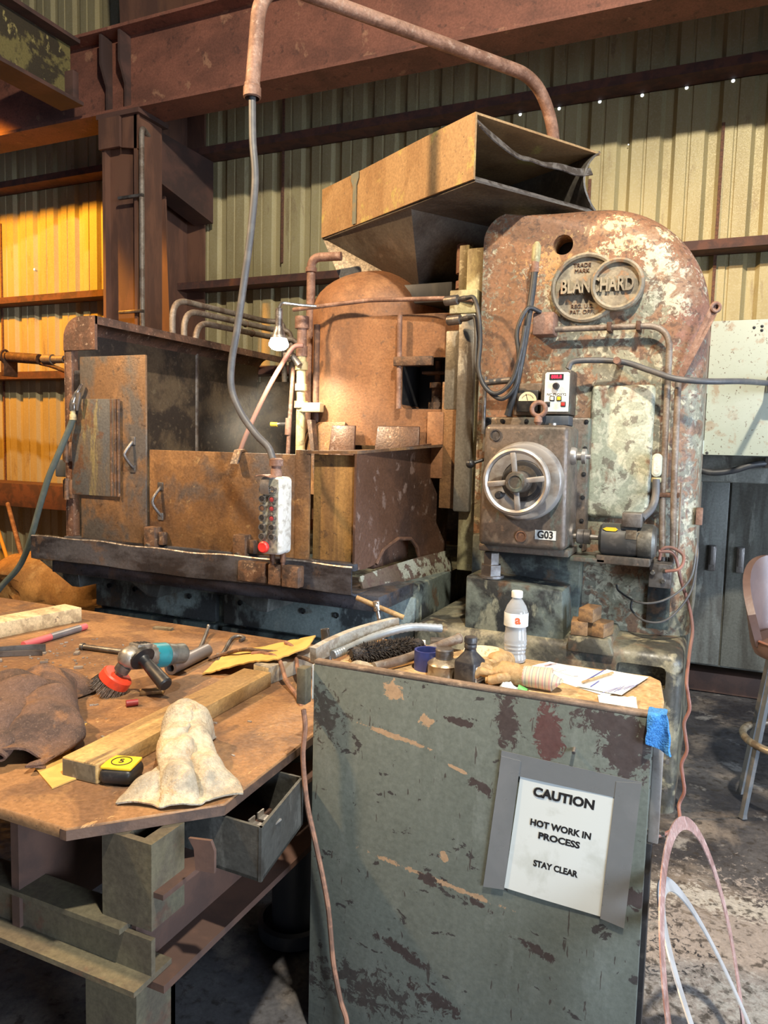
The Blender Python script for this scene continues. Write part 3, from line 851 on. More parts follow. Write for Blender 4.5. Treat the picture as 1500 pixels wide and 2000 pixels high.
# foot with clamp nut
mb = MB()
mb.prism([(-1.06, 3.36, 0.66), (-1.06, 3.36, 0.945), (-0.60, 3.36, 0.915), (-0.585, 3.36, 0.66)], (0, 0.42, 0), 0.012)
mb.build('foot', M['bed'], gm)
mb = MB()
mb.box((-1.10, 3.57, 0.70), (-0.56, 3.70, 1.12), 0.01)
mb.build('lower_column', M['bed'], gm)
mb = MB()
mb.lathe([(0, 0), (0.062, 0), (0.062, 0.012), (0, 0.012)], (-0.955, 3.42, 0.937), (0, 0, 1), 20)
mb.lathe([(0, 0.012), (0.052, 0.012), (0.052, 0.062), (0.040, 0.064), (0.040, 0.118), (0.034, 0.124), (0, 0.124)], (-0.955, 3.42, 0.937), (0, 0, 1), 6)
mb.build('clamp_nut', M['dullsteel'], gm)
# ways on the column's left side
mb = MB()
mb.box((-1.235, 3.74, 0.9), (-1.11, 4.5, 2.57), 0.008)
mb.build('way', M['rail'], gm)
mb = MB()
mb.box((-1.29, 3.78, 2.30), (-1.235, 4.3, 2.60), 0.006)
mb.build('way', M['rail'], gm)
mb = MB()
mb.box((-1.255, 3.70, 1.215), (-1.165, 3.78, 2.235), 0.010)
mb.build('way_guard', M['guard'], gm)
mb = MB()
mb.box((-1.315, 3.72, 2.24), (-1.165, 3.76, 2.36), 0.006)
mb.build('way_bracket', M['rail'], gm)
mb = MB()
mb.tube([(-1.30, 3.9, 2.2), (-1.30, 3.9, 2.48), (-1.30, 3.9, 2.49)], [0.030, 0.030, 0.044], 14)
mb.tube([(-1.30, 3.9, 2.40), (-1.30, 3.9, 2.44)], 0.044, 14)
mb.tube([(-1.30, 3.9, 2.48), (-1.30, 3.9, 2.63)], 0.044, 14)
mb.build('riser_pipe', M['rustpipe'], gm)
# gearbox flange and gearbox
mb = MB()
mb.box((-1.07, 3.575, 1.07), (-0.548, 3.66, 1.705), 0.012)
fl = mb.build('gearbox_flange', M['gear'], gm)
bolts = [(-1.04, 1.685), (-0.97, 1.685), (-0.85, 1.685), (-0.70, 1.685), (-0.568, 1.685), (-0.568, 1.56), (-0.568, 1.44), (-0.568, 1.33), (-0.568, 1.22), (-0.568, 1.10), (-1.04, 1.095)]
for bx, bz in bolts:
    mb = MB()
    mb.lathe([(0, 0.010), (0.005, 0.010), (0.007, 0.006), (0.011, 0.006), (0.011, 0)], (bx, 3.577, bz), (0, -1, 0), 10)
    mb.build('bolt', M['black'], fl)
mb = MB()
mb.prism([(-0.99, 3.30, 1.105), (-0.977, 3.30, 1.66), (-0.60, 3.30, 1.66), (-0.59, 3.30, 1.105)], (0, 0.29, 0), 0.024, 4)
gb = mb.build('gearbox', M['gear'], gm)
mb = MB()
mb.box((-1.0, 3.35, 1.07), (-0.58, 3.60, 1.105), 0.008)
mb.build('base_ledge', M['gear'], gb)
for (px, pz, pr, mm) in ((-0.924, 1.612, 0.026, 'gear'), (-0.788, 1.158, 0.026, 'black')):
    mb = MB()
    mb.lathe([(pr, 0), (pr, 0.006), (pr - 0.006, 0.006), (pr - 0.006, 0.002), (0, 0.002)], (px, 3.2995, pz), (0, -1, 0), 24)
    mb.build('sight_plug', M['dullsteel'] if mm == 'gear' else M['rustdark'], gb)
mb = MB()
mb.box((-0.725, 3.2975, 1.150), (-0.632, 3.3005, 1.192))
mb.build('number_label', M['white'], gb)
text('G03', 0.046, (-0.6785, 3.2965, 1.171), M['ink'], gb, ext=0.0006, bold=0.0012, sx=0.9)
# handwheel
HW = (-0.782, 3.30, 1.408)
hw = bpy.data.objects.new('handwheel', None)
COL.objects.link(hw)
hw.parent = gm
hw.location = V(HW) - gm.location
mb = MB()
mb.lathe([(0, 0), (0.172, 0), (0.177, 0.004), (0.174, 0.034), (0.166, 0.046), (0.150, 0.050), (0.095, 0.040), (0.093, 0.034), (0, 0.034)], HW, (0, -1, 0), 64)
mb.build('dial', M['steel'], hw)
mb = MB()
mb.lathe([(0, 0.036), (0.088, 0.036), (0.090, 0.043), (0.080, 0.046), (0, 0.046)], HW, (0, -1, 0), 40)
mb.build('inner_ring', M['black'], hw)
mb = MB()
mb.lathe([(0, 0.047), (0.070, 0.047), (0.070, 0.052), (0, 0.052)], HW, (0, -1, 0), 40)
mb.build('inner_disc', M['gear'], hw)
mb = MB()
c2 = (HW[0] - 0.005, HW[1] - 0.125, HW[2] + 0.002)
mb.lathe([(0.146, 0.0), (0.149, 0.012), (0.144, 0.024), (0.134, 0.028), (0.124, 0.022), (0.122, 0.010), (0.126, 0.0), (0.136, -0.005)], c2, (0, -1, 0), 64, closed=True)
mb.build('rim', M['steel'], hw)
for ad in (98, 8, -84, 188):
    a = R_(ad)
    mb = MB()
    d = V((math.cos(a), 0, math.sin(a)))
    t = V((-math.sin(a), 0, math.cos(a)))
    c = V(c2) + V((0, -0.008, 0))
    q = [c + d * 0.03 + t * 0.011, c + d * 0.128 + t * 0.013, c + d * 0.128 - t * 0.013, c + d * 0.03 - t * 0.011]
    mb.prism(q, (0, -0.016, 0), 0.005)
    mb.build('spoke', M['steel'], hw)
mb = MB()
mb.lathe([(0, 0.16), (0.026, 0.16), (0.029, 0.165), (0.042, 0.163), (0.046, 0.155), (0.050, 0.03), (0, 0.03)], (HW[0] - 0.003, HW[1], HW[2]), (0, -1, 0), 36)
mb.build('hub', M['gear'], hw)
mb = MB()
mb.lathe([(0, 0.03), (0.012, 0.03), (0.018, 0.020), (0.018, 0.004), (0.010, 0), (0.010, -0.06), (0, -0.06)], (HW[0] - 0.085, HW[1] - 0.10, HW[2] - 0.062), (0, -1, 0), 18)
mb.build('knob', M['black'], hw)
# small shaft collars right of the gearbox
mb = MB()
mb.lathe([(0, 0), (0.040, 0), (0.040, 0.014), (0.034, 0.026), (0.018, 0.028), (0.018, 0.05), (0.034, 0.05), (0.034, 0.066), (0.010, 0.068), (0.010, 0.085), (0, 0.085)], (-0.60, 3.40, 1.525), (1, 0, 0), 26)
mb.build('shaft_collar', M['steel'], gb)
# ball lever left of the gearbox
mb = MB()
mb.tube([(-0.99, 3.38, 1.50), (-1.045, 3.34, 1.478)], 0.008, 8)
mb.lathe([(0.021 * math.sin(PI * k / 10), 0.021 - 0.021 * math.cos(PI * k / 10)) for k in range(11)], (-1.05, 3.335, 1.455), (0, 0, 1), 18)
mb.build('ball_lever', M['black'], gm)
mb = MB()
mb.box((-1.03, 3.40, 1.49), (-0.985, 3.50, 1.535), 0.004)
mb.build('stop_block', M['rustblock'], gm)
# eyebolt
mb = MB()
mb.torus((-0.762, 3.43, 1.735), (0.1, -1, 0), 0.031, 0.011, 28, 10)
mb.lathe([(0.012, 0), (0.020, 0.012), (0.018, 0.03), (0.012, 0.04)], (-0.762, 3.43, 1.665), (0, 0, 1), 14)
mb.cyl((-0.762, 3.43, 1.64), (-0.762, 3.43, 1.69), 0.011, 12)
mb.build('eyebolt', M['rustpipe'], gb)
# panel meter
mb = MB()
mb.box((-0.925, 3.605, 1.715), (-0.775, 3.66, 1.87), 0.006)
pm = mb.build('meter_box', M['gear'], gm)
mb = MB()
mb.box((-0.905, 3.585, 1.73), (-0.80, 3.607, 1.835), 0.006)
mb.build('meter_case', M['black'], pm)
mb = MB()
pts = [(-0.852 + 0.044 * math.cos(PI * k / 20), 3.5835, 1.783 + 0.044 * math.sin(PI * k / 20)) for k in range(21)]
mb.prism(pts, (0, 0.003, 0))
mb.build('meter_dial', M['gaugeface'], pm)
mb = MB()
mb.prism([(-0.853, 3.5825, 1.785), (-0.862, 3.5825, 1.816), (-0.860, 3.5825, 1.817), (-0.850, 3.5825, 1.785)], (0, 0.001, 0))
pts = [(-0.852 + 0.030 * math.cos(PI * k / 20), 1.783 + 0.030 * math.sin(PI * k / 20)) for k in range(3, 18)]
for k, (px, pz) in enumerate(pts):
    mb.box((px - 0.0007, 3.5824, pz - 0.003), (px + 0.0007, 3.5835, pz + 0.003))
mb.build('meter_needle', M['ink'], pm)
# junction box and conduit on the upper column
jb = thing('conduit_run', 'rusty square box with conduit bending down the column front', 'conduit', (-0.78, 3.6, 2.1))
mb = MB()
mb.box((-0.835, 3.545, 2.09), (-0.735, 3.655, 2.195), 0.008)
mb.build('junction_box', M['rustpipe'], jb)
mb = MB()
mb.tube(bend([(-0.74, 3.59, 2.118), (-0.225, 3.59, 2.118), (-0.215, 3.585, 1.30), (-0.200, 3.58, 1.055)], 0.11, 8), 0.014, 12)
mb.build('conduit_pipe', M['conduit'], jb)
for (px, pz, hor) in ((-0.487, 2.118, 1), (-0.216, 1.36, 0), (-0.36, 2.118, 1)):
    mb = MB()
    if hor:
        mb.box((px - 0.01, 3.568, pz - 0.02), (px + 0.01, 3.66, pz + 0.022), 0.003)
    else:
        mb.box((px - 0.03, 3.568, pz - 0.01), (px + 0.07, 3.65, pz + 0.01), 0.003)
    mb.build('clamp', M['rustdark'], jb)
c2_ = thing('vertical_conduit', 'straight grey conduit beside the bent conduit on the column', 'conduit', (-0.175, 3.58, 1.4))
mb = MB()
mb.tube([(-0.178, 3.575, 1.88), (-0.178, 3.578, 1.86), (-0.17, 3.575, 1.40), (-0.155, 3.565, 1.06)], [0.006, 0.014, 0.014, 0.014], 12)
mb.build('conduit_pipe', M['conduit'], c2_)
mb = MB()
mb.tube([(-0.138, 3.56, 1.42), (-0.133, 3.555, 1.08)], 0.005, 8)
mb.build('thin_rod', M['conduit'], c2_)
# brace strap
mb = MB()
mb.prism([(-0.062, 3.63, 2.215), (-0.032, 3.66, 2.205), (-0.04, 3.63, 2.16), (-0.168, 3.60, 1.86), (-0.192, 3.60, 1.875)], (0, 0.012, 0), 0.003)
mb.torus((-0.045, 3.64, 2.195), (0.3, -1, 0), 0.018, 0.008, 18, 8)
tag(mb.build('brace_strap', M['rustpipe']), 'tapered rusty flat strap leaning on the column right shoulder', 'strap')
# flexible conduit from controller to the panel
fc = thing('flexible_conduit', 'grey flexible conduit arching from controller to pale hinged panel', 'conduit', (-0.6, 3.5, 1.95))
mb = MB()
mb.tube(spline([(-0.655, 3.52, 1.925), (-0.62, 3.53, 1.962), (-0.43, 3.56, 1.958), (-0.30, 3.54, 1.915), (-0.19, 3.52, 1.875), (-0.06, 3.56, 1.865), (0.08, 3.75, 1.88), (0.21, 4.10, 1.90)], 8), 0.0135, 12)
mb.build('conduit_pipe', M['cable'], fc)
mb = MB()
mb.cyl((-0.437, 3.50, 1.958), (-0.437, 3.66, 1.955), 0.016, 10)
mb.build('clamp', M['rustpipe'], fc)
mb = MB()
mb.box((0.20, 4.06, 1.86), (0.26, 4.19, 1.935), 0.006)
mb.build('clamp', M['dullsteel'], fc)
# speed controller
sp = thing('speed_controller', 'white fronted digital controller with red display above handwheel', 'controller', (-0.70, 3.55, 1.72))
mb = MB()
mb.box((-0.77, 3.50, 1.715), (-0.633, 3.66, 1.92), 0.006)
mb.build('case', M['gear'], sp)
mb = MB()
mb.prism([(-0.753, 3.497, 1.728), (-0.640, 3.497, 1.728), (-0.640, 3.497, 1.902), (-0.648, 3.497, 1.909), (-0.745, 3.497, 1.909), (-0.753, 3.497, 1.902)], (0, 0.004, 0))
mb.build('face_plate', M['white'], sp)
mb = MB()
mb.box((-0.732, 3.494, 1.874), (-0.668, 3.498, 1.900))
dsp = mb.build('display', M['black'], sp)
text('888.8', 0.022, (-0.70, 3.4935, 1.887), M['led'], dsp, 'digits', ext=0.0003, bold=0.0006)
mb = MB()
mb.lathe([(0, 0.022), (0.012, 0.022), (0.014, 0.018), (0.0145, 0.004), (0.016, 0)], (-0.700, 3.497, 1.845), (0, -1, 0), 20)
mb.build('knob', M['black'], sp)
text('NC PROXY2', 0.017, (-0.697, 3.4965, 1.806), M['ink'], sp, ext=0.0003, sx=0.95)
for (bx, bz, bm_) in ((-0.716, 1.788, 'offwhite'), (-0.684, 1.788, 'yellow'), (-0.736, 1.762, 'black'), (-0.664, 1.762, 'red')):
    mb = MB()
    mb.box((bx - 0.0115, 3.493, bz - 0.0115), (bx + 0.0115, 3.4975, bz + 0.0115), 0.002)
    b_ = mb.build('button_frame', M['black'], sp)
    mb = MB()
    mb.box((bx - 0.008, 3.489, bz - 0.008), (bx + 0.008, 3.494, bz + 0.008), 0.002)
    mb.build('button', M[bm_], b_)
mb = MB()
mb.box((-0.785, 3.47, 1.665), (-0.63, 3.58, 1.708), 0.004)
mb.build('mounting_bracket', M['bluepipe'], sp)
mb = MB()
mb.cyl((-0.70, 3.455, 1.664), (-0.70, 3.455, 1.672), 0.02, 12)
mb.build('wing_screw', M['chrome'], sp)

# drive motor
dm = thing('electric_motor', 'dark cylindrical electric motor coupled to the gearbox right side', 'motor', (-0.36, 3.45, 1.09))
mb = MB()
mb.lathe([(0, 0), (0.060, 0), (0.066, 0.008), (0.072, 0.012), (0.072, 0.165), (0, 0.165)], (-0.462, 3.45, 1.158), (1, 0, 0), 36)
body = mb.build('motor_body', M['dullmotor'] if 'dullmotor' in M else M['greybox'], dm)
mb = MB()
mb.lathe([(0, 0.165), (0.074, 0.165), (0.077, 0.172), (0.077, 0.225), (0.066, 0.238), (0, 0.240)], (-0.462, 3.45, 1.158), (1, 0, 0), 36)
mb.build('fan_cover', M['greybox'], dm)
mb = MB()
mb.box((-0.365, 3.38, 1.222), (-0.282, 3.47, 1.285), 0.005)
mb.build('terminal_box', M['dullsteel'], dm)
mb = MB()
mb.box((-0.345, 3.3765, 1.17), (-0.30, 3.3815, 1.21))
mb.build('rating_plate', M['tin'], dm)
mb = MB()
mb.prism([(-0.445, 3.392, 1.208), (-0.43, 3.39, 1.216), (-0.39, 3.39, 1.216), (-0.38, 3.392, 1.208), (-0.39, 3.39, 1.200), (-0.43, 3.39, 1.200)], (0, -0.004, 0))
mb.build('sticker', M['yellow'], dm)
mb = MB()
mb.cyl((-0.60, 3.45, 1.16), (-0.46, 3.45, 1.16), 0.012, 12)
mb.build('shaft', M['steel'], dm)
mb = MB()
mb.lathe([(0, 0), (0.030, 0), (0.034, 0.004), (0.034, 0.03), (0.031, 0.032), (0.034, 0.034), (0.034, 0.06), (0, 0.062)], (-0.565, 3.45, 1.16), (1, 0, 0), 24)
mb.lathe([(0, 0), (0.052, 0), (0.052, 0.012), (0, 0.012)], (-0.592, 3.45, 1.165), (1, 0, 0), 24)
mb.build('coupling', M['dullsteel'], dm)
mb = MB()
mb.box((-0.585, 3.40, 1.05), (-0.43, 3.62, 1.07), 0.004)
mb.box((-0.47, 3.40, 1.05), (-0.24, 3.64, 1.088), 0.006)
mb.build('motor_mount', M['gear'], dm)
fx = thing('flexible_conduit', 'short bent grey conduit with pale fitting feeding the motor', 'conduit', (-0.25, 3.55, 1.4))
mb = MB()
mb.tube(spline([(-0.245, 3.56, 1.43), (-0.243, 3.55, 1.36), (-0.255, 3.52, 1.30), (-0.29, 3.45, 1.258)], 8), 0.017, 12)
mb.build('conduit_pipe', M['cable'], fx)
pts = [(-0.2455 + 0.0215 * math.cos(a) , 3.545, (1.525 if math.sin(a) > 0 else 1.462) + 0.0215 * math.sin(a)) for a in [2 * PI * k / 28 for k in range(28)]]
mb = MB()
mb.prism(pts, (0, 0.08, 0), 0.004)
cbp = mb.build('conduit_body', M['panel'], fx)
mb = MB()
mb.prism([(-0.2455 + (x + 0.2455) * 0.62, 3.543, 1.4935 + (z - 1.4935) * 0.8) for x, y, z in pts], (0, 0.004, 0))
mb.build('cover', M['offwhite'], cbp)
mb = MB()
mb.lathe([(0.019, 0), (0.022, 0.004), (0.022, 0.020), (0.019, 0.024)], (-0.245, 3.57, 1.415), (0, 0, 1), 14)
mb.build('coupling_nut', M['rail'], fx)
# switch box with loose wires
sb = thing('switch_box', 'small grimy switch box low on the column right edge', 'box', (-0.2, 3.55, 0.95))
mb = MB()
mb.box((-0.247, 3.47, 0.952), (-0.153, 3.645, 1.062), 0.006)
mb.build('case', M['dullsteel'], sb)
for bx, bz in ((-0.178, 1.032), (-0.185, 0.985), (-0.232, 1.02)):
    mb = MB()
    mb.lathe([(0, 0.016), (0.008, 0.016), (0.011, 0.010), (0.011, 0)], (bx, 3.471, bz), (0, -1, 0), 12)
    mb.build('switch', M['chrome'], sb)
mb = MB()
for bx in (-0.20, -0.158):
    mb.cyl((bx, 3.575, 1.055), (bx, 3.575, 1.08), 0.02, 10)
mb.build('gland', M['dullsteel'], sb)
wr = mb = MB()
mb.tube(spline([(-0.178, 3.45, 1.032), (-0.12, 3.45, 1.05), (-0.11, 3.50, 1.10), (-0.16, 3.52, 1.13), (-0.20, 3.52, 1.12), (-0.21, 3.53, 1.07)], 8), 0.007, 8)
tag(mb.build('power_lead', M['orangecord']), 'short brownish lead looping around the switch box top', 'cable')
for i, (pp, lab) in enumerate(((
        [(-0.40, 3.63, 0.92), (-0.38, 3.60, 0.895), (-0.28, 3.50, 0.872), (-0.17, 3.50, 0.90), (-0.08, 3.54, 0.99), (-0.062, 3.58, 1.13), (-0.065, 3.63, 1.165)], 'grey wire drooping from mid column to the upper right edge'),
        ([(-0.325, 3.62, 0.86), (-0.32, 3.57, 0.82), (-0.25, 3.50, 0.79), (-0.16, 3.50, 0.81), (-0.075, 3.54, 0.93), (-0.055, 3.58, 1.08), (-0.06, 3.63, 1.15)], 'lower grey wire sagging beneath the other loose wire'))):
    mb = MB()
    mb.tube(spline(pp, 8), 0.005, 8)
    tag(mb.build('loose_wire', M['cable']), lab, 'cable')
mb = MB()
mb.lathe([(0.012, 0), (0.012, 0.006), (0.006, 0.006)], (-0.19, 3.64, 0.79), (0, -1, 0), 12)
mb.build('stud', M['chrome'], gm)
mb = MB()
mb.box((-0.26, 3.63, 0.73), (-0.16, 3.66, 0.94), 0.004)
mb.build('access_plate', M['bed'], gm)
mb = MB()
mb.box((-0.075, 3.72, 1.22), (-0.045, 3.76, 1.30), 0.004)
mb.build('side_latch', M['rustpipe'], gm)

# hoses on the column
bh = thing('hanging_hose', 'thick black hose hanging from a pale fitting on the column', 'hose', (-0.84, 3.55, 2.4))
mb = MB()
mb.tube([(-0.832, 3.56, 2.52), (-0.832, 3.555, 2.50), (-0.833, 3.55, 2.44), (-0.834, 3.55, 2.42)], [0.010, 0.021, 0.021, 0.016], 14)
mb.build('fitting', M['rail'], bh)
mb = MB()
mb.tube([(-0.834, 3.55, 2.43), (-0.835, 3.55, 2.38)], 0.018, 14)
mb.build('ferrule', M['rustpipe'], bh)
mb = MB()
mb.tube(spline([(-0.835, 3.55, 2.39), (-0.842, 3.54, 2.28), (-0.855, 3.52, 2.12), (-0.868, 3.50, 1.98), (-0.892, 3.50, 1.84), (-0.93, 3.52, 1.71)], 8), [0.022] * 12 + [0.020, 0.019, 0.017, 0.014] + [0.012] * 25, 12) if False else mb.tube(spline([(-0.835, 3.55, 2.39), (-0.842, 3.54, 2.28), (-0.855, 3.52, 2.12), (-0.868, 3.50, 1.98), (-0.892, 3.50, 1.84), (-0.93, 3.52, 1.71)], 8), 0.0165, 12)
mb.build('hose', M['hose'], bh)
for i, (pp, lab) in enumerate((
        ([(-1.17, 3.56, 2.284), (-1.125, 3.54, 2.275), (-1.085, 3.5, 2.18), (-1.07, 3.49, 2.06), (-1.068, 3.47, 1.93), (-1.03, 3.46, 1.84), (-0.97, 3.46, 1.81), (-0.90, 3.46, 1.87), (-0.865, 3.46, 2.0), (-0.850, 3.47, 2.12)], 'upper dark hose looping from the top fitting down to the column'),
        ([(-1.16, 3.58, 2.19), (-1.12, 3.55, 2.18), (-1.10, 3.52, 2.08), (-1.09, 3.50, 1.95), (-1.03, 3.48, 1.84), (-0.95, 3.47, 1.785), (-0.885, 3.47, 1.85), (-0.875, 3.47, 1.98), (-0.89, 3.48, 2.10), (-0.85, 3.5, 2.205), (-0.80, 3.55, 2.195)], 'lower dark hose looping from the second fitting into the rusty box'))):
    h = thing('coolant_hose', lab, 'hose', pp[0])
    mb = MB()
    mb.tube(spline(pp, 8), 0.0105, 10)
    mb.build('hose', M['hose'], h)
    a = V(pp[0])
    mb = MB()
    mb.tube([a + V((-0.125, 0.05, 0)), a + V((-0.055, 0.03, 0)), a + V((-0.05, 0.03, 0)), a + V((-0.02, 0.015, 0)), a + V((0.005, 0, 0))], [0.025, 0.025, 0.013, 0.015, 0.011], 12)
    mb.build('fitting', M['dullsteel'], h)
mb = MB()
mb.tube([(-1.06, 3.56, 1.87), (-0.93, 3.55, 1.88)], 0.016, 12)
mb.tube([(-1.06, 3.56, 1.90), (-1.06, 3.56, 1.62)], 0.010, 10)
mb.build('valve_pipe', M['dullsteel'], gm)

# ================================================================== WHEEL HEAD
wh = thing('wheel_head', 'rust orange domed cylindrical grinding head with dark square opening', 'machine head', (-1.95, 4.25, 0))
hx, hy, hr = -1.96, 4.26, 0.425
outl = [(hx + hr * math.cos(a), hy + hr * math.sin(a)) for a in [PI / 2 + PI * k / 26 for k in range(27)]]
outl += [(-1.45, hy - hr), (-1.29, hy - hr + 0.02), (-1.29, hy + hr)]
mb = MB()
mb.prism([(x, y, 1.55) for x, y in outl], (0, 0, 0.72))
body = mb.build('housing', M['head'], wh)
mb = MB()
pts = []
for (qx, qz, a0) in ((-1.375, 2.00, 0), (-1.585, 2.00, 1), (-1.585, 1.79, 2), (-1.375, 1.79, 3)):
    for k in range(5):
        a = (a0 + k / 4) * PI / 2
        pts.append((qx + 0.035 * math.cos(a), 3.7, qz + 0.035 * math.sin(a)))
mb.prism(pts, (0, 0.42, 0))
cut_o = mb.build('cutter', M['black'])
cut(body, cut_o)
mb = MB()
mb.box((-1.64, 4.10, 1.74), (-1.33, 4.115, 2.05))
mb.box((-1.624, 3.845, 1.75), (-1.618, 4.10, 2.04))
mb.box((-1.342, 3.845, 1.75), (-1.336, 4.10, 2.04))
mb.box((-1.62, 3.845, 1.752), (-1.34, 4.10, 1.758))
mb.box((-1.62, 3.845, 2.032), (-1.34, 4.10, 2.038))
mb.build('opening_shade', M['black'], wh)  # black sheets added inside the opening, shade painted as colour
mb = MB()
mb.tube([(-1.46, 3.98, 1.745), (-1.46, 3.98, 1.80), (-1.46, 3.98, 1.801), (-1.46, 3.98, 1.88), (-1.46, 3.98, 1.881), (-1.46, 3.98, 1.91), (-1.46, 3.98, 1.911), (-1.46, 3.98, 2.03)], [0.05, 0.05, 0.032, 0.032, 0.045, 0.045, 0.02, 0.02], 16)
mb.box((-1.54, 3.93, 1.955), (-1.38, 4.02, 1.97), 0.003)
mb.build('spindle_gland', M['rustblock'], wh)
mb = MB()
mb.lathe([(hr, 0.0), (hr, 0.07)] + [(hr * math.cos(a), 0.07 + 0.27 * math.sin(a)) for a in [PI / 2 * k / 10 for k in range(1, 10)]] + [(0, 0.34)], (hx, hy, 2.268), (0, 0, 1), 48)
mb.build('dome', M['head'], wh)
mb = MB()
pts2 = [(hx + (hr + 0.02) * math.cos(a), hy + (hr + 0.02) * math.sin(a)) for a in [PI * 0.62 + PI * 0.88 * k / 26 for k in range(27)]]
mb.grid(lambda u, v: (hx + (hr + 0.012 + 0.16 * v) * math.cos(PI * (0.75 + 0.75 * u)), hy + (hr + 0.012 + 0.10 * v) * math.sin(PI * (0.75 + 0.75 * u)), 1.68 - 0.42 * v), 30, 3, 0.01)
mb.build('wheel_guard', M['rustsheet'], wh)
for (x0, x1, z0, z1) in ((-2.03, -1.86, 1.44, 1.66), (-1.74, -1.47, 1.46, 1.66)):
    mb = MB()
    mb.prism([(x0, 3.735, z0), (x1, 3.735, z0), (x1 - 0.02, 3.79, z1), (x0, 3.79, z1)], (0, 0.02, 0), 0.006)
    mb.build('guard_plate', M['rustside'], wh)
mb = MB()
mb.prism([(-2.17, 3.80, 1.69), (-2.08, 3.72, 1.34), (-2.10, 3.72, 1.34), (-2.20, 3.80, 1.69)], (0, 0.05, 0))
mb.build('guard_edge', M['rustblock'], wh)
mb = MB()
mb.tube([(-1.615, 3.79, 1.755), (-1.622, 3.79, 2.26)], 0.014, 12)
mb.build('sliding_rod', M['rustpipe'], wh)
mb = MB()
mb.box((-1.645, 3.765, 1.985), (-1.42, 3.80, 2.035), 0.005)
mb.build('slide_clamp', M['rustblock'], wh)
mb = MB()
mb.box((-1.37, 3.805, 1.22), (-1.245, 3.83, 1.90), 0.004)
mb.build('side_plate', M['rustsheet'], wh)
mb = MB()
mb.box((-1.45, 3.80, 1.38), (-1.355, 3.835, 1.74), 0.006)
mb.build('side_plate', M['head'], wh)
mb = MB()
mb.box((-1.36, 3.80, 1.75), (-1.255, 3.83, 2.17), 0.012)
mb.build('side_plate', M['guard'], wh)
mb = MB()
mb.tube(bend([(-2.30, 3.80, 2.325), (-2.22, 3.78, 2.325), (-1.80, 3.765, 2.345), (-1.35, 3.74, 2.325), (-1.18, 3.70, 2.30)], 0.05), 0.012, 10)
tag(mb.build('coolant_pipe', M['rustpipe']), 'thin rusty horizontal pipe crossing the grinding head top', 'pipe')

# ================================================================== EXHAUST DUCT
du = thing('exhaust_duct', 'large open ended sheet metal duct with torn mouth over the grinder', 'duct', (-1.9, 4.25, 2.5))
A = V((-2.31, 4.15, 3.11))
d = V((0.829, -0.559, -0.045))
e = V((0.559, 0.829, 0.0))
Ld, Wd, Hd, T = 1.5, 0.79, 0.29, 0.010
dn = V((0, 0, -Hd))
def ductp(a, b, c):
    return A + d * a + e * b + dn * c
mb = MB()
mb.grid(lambda u, v: ductp(Ld * u, 0.004 * math.sin(6 * u), v), 12, 3, T)
mb.build('side_wall', M['duct'], du)
mb = MB()
def dent(u, v):
    k = max(0.0, (u - 0.72) / 0.28)
    return ductp(Ld * u, Wd - 0.10 * k * k * math.sin(PI * min(1, max(0, v))) ** 0.8, v)
mb.grid(dent, 26, 10, T)
mb.build('side_wall', M['ductgrey'], du)
mb = MB()
mb.grid(lambda u, v: ductp((Ld + 0.0) * u, Wd * v, 0), 12, 6, T)
mb.build('top_sheet', M['duct'], du)
mb = MB()
mb.grid(lambda u, v: ductp(0.0 + Ld * u, Wd * v, 1), 12, 6, T)
mb.build('bottom_sheet', M['ductgrey'], du)
mb = MB()
mb.grid(lambda u, v: ductp(0, Wd * u, v), 4, 3, T)
mb.build('end_sheet', M['ductgrey'], du)
mb = MB()
def flap(u, v):
    s = 0.10 + 0.42 * (u / 0.42 if u < 0.42 else 1 - 0.18 * (u - 0.42) / 0.58) * 0.62 + 0.02 * math.sin(23 * u) * u
    return ductp(Ld - 0.015 - 0.05 * math.sin(PI * u), Wd * (0.01 + 0.92 * u), s + (0.11 + 0.03 * math.sin(9 * u)) * v) + d * (0.02 * v)
mb.grid(flap, 26, 2, 0.006)
mb.build('bent_flange', M['bare'], du)
mb = MB()
mb.grid(lambda u, v: ductp(Ld - 0.02 + 0.015 * v, Wd * u, 1.0 - 0.075 * (1 - v) * (1.0 - 0.35 * u)), 14, 2, 0.005)
mb.build('lip', M['bare'], du)
mb = MB()
mb.grid(lambda u, v: ductp(Ld * (0.262 + 0.028 * u + (0.03 if v < 0.25 else 0) * (u - 0.5)), -0.0125, v * 0.98), 3, 8, 0.001)
mb.build('paint_drip', M['ductdrip'], du)
for a_, c_ in ((1.42, 0.30), (1.42, 0.60), (1.42, 0.86), (1.30, 0.82), (1.30, 0.12), (0.98, 0.63), (0.40, 0.12)):
    mb = MB()
    p_ = ductp(a_, -0.008, c_)
    mb.lathe([(0, 0.005), (0.004, 0.004), (0.006, 0)], p_, -e, 8)
    mb.build('rivet', M['rustdark'], du)
mb = MB()
top = [ductp(0.0, 0.0, 1), ductp(0.62, 0.0, 1), ductp(0.62, Wd, 1), ductp(0.0, Wd, 1)]
bot = [V((-2.10, 4.06, 2.47)), V((-1.62, 4.06, 2.44)), V((-1.42, 4.40, 2.44)), V((-1.95, 4.60, 2.47))]
top[1] = ductp(0.95, 0.02, 1)
top[2] = ductp(0.95, Wd - 0.02, 1)
for k in range(4):
    k2 = (k + 1) % 4
    fs = [mb.bm.verts.new(p) for p in (top[k], top[k2], bot[k2], bot[k])]
    mb.bm.faces.new(fs)
mb.build('chute', M['ductgrey'], du)
mb = MB()
mb.box((-2.12, 4.0, 2.36), (-1.40, 4.62, 2.47), 0.01)
mb.build('chute_collar', M['bluepipe'], du)
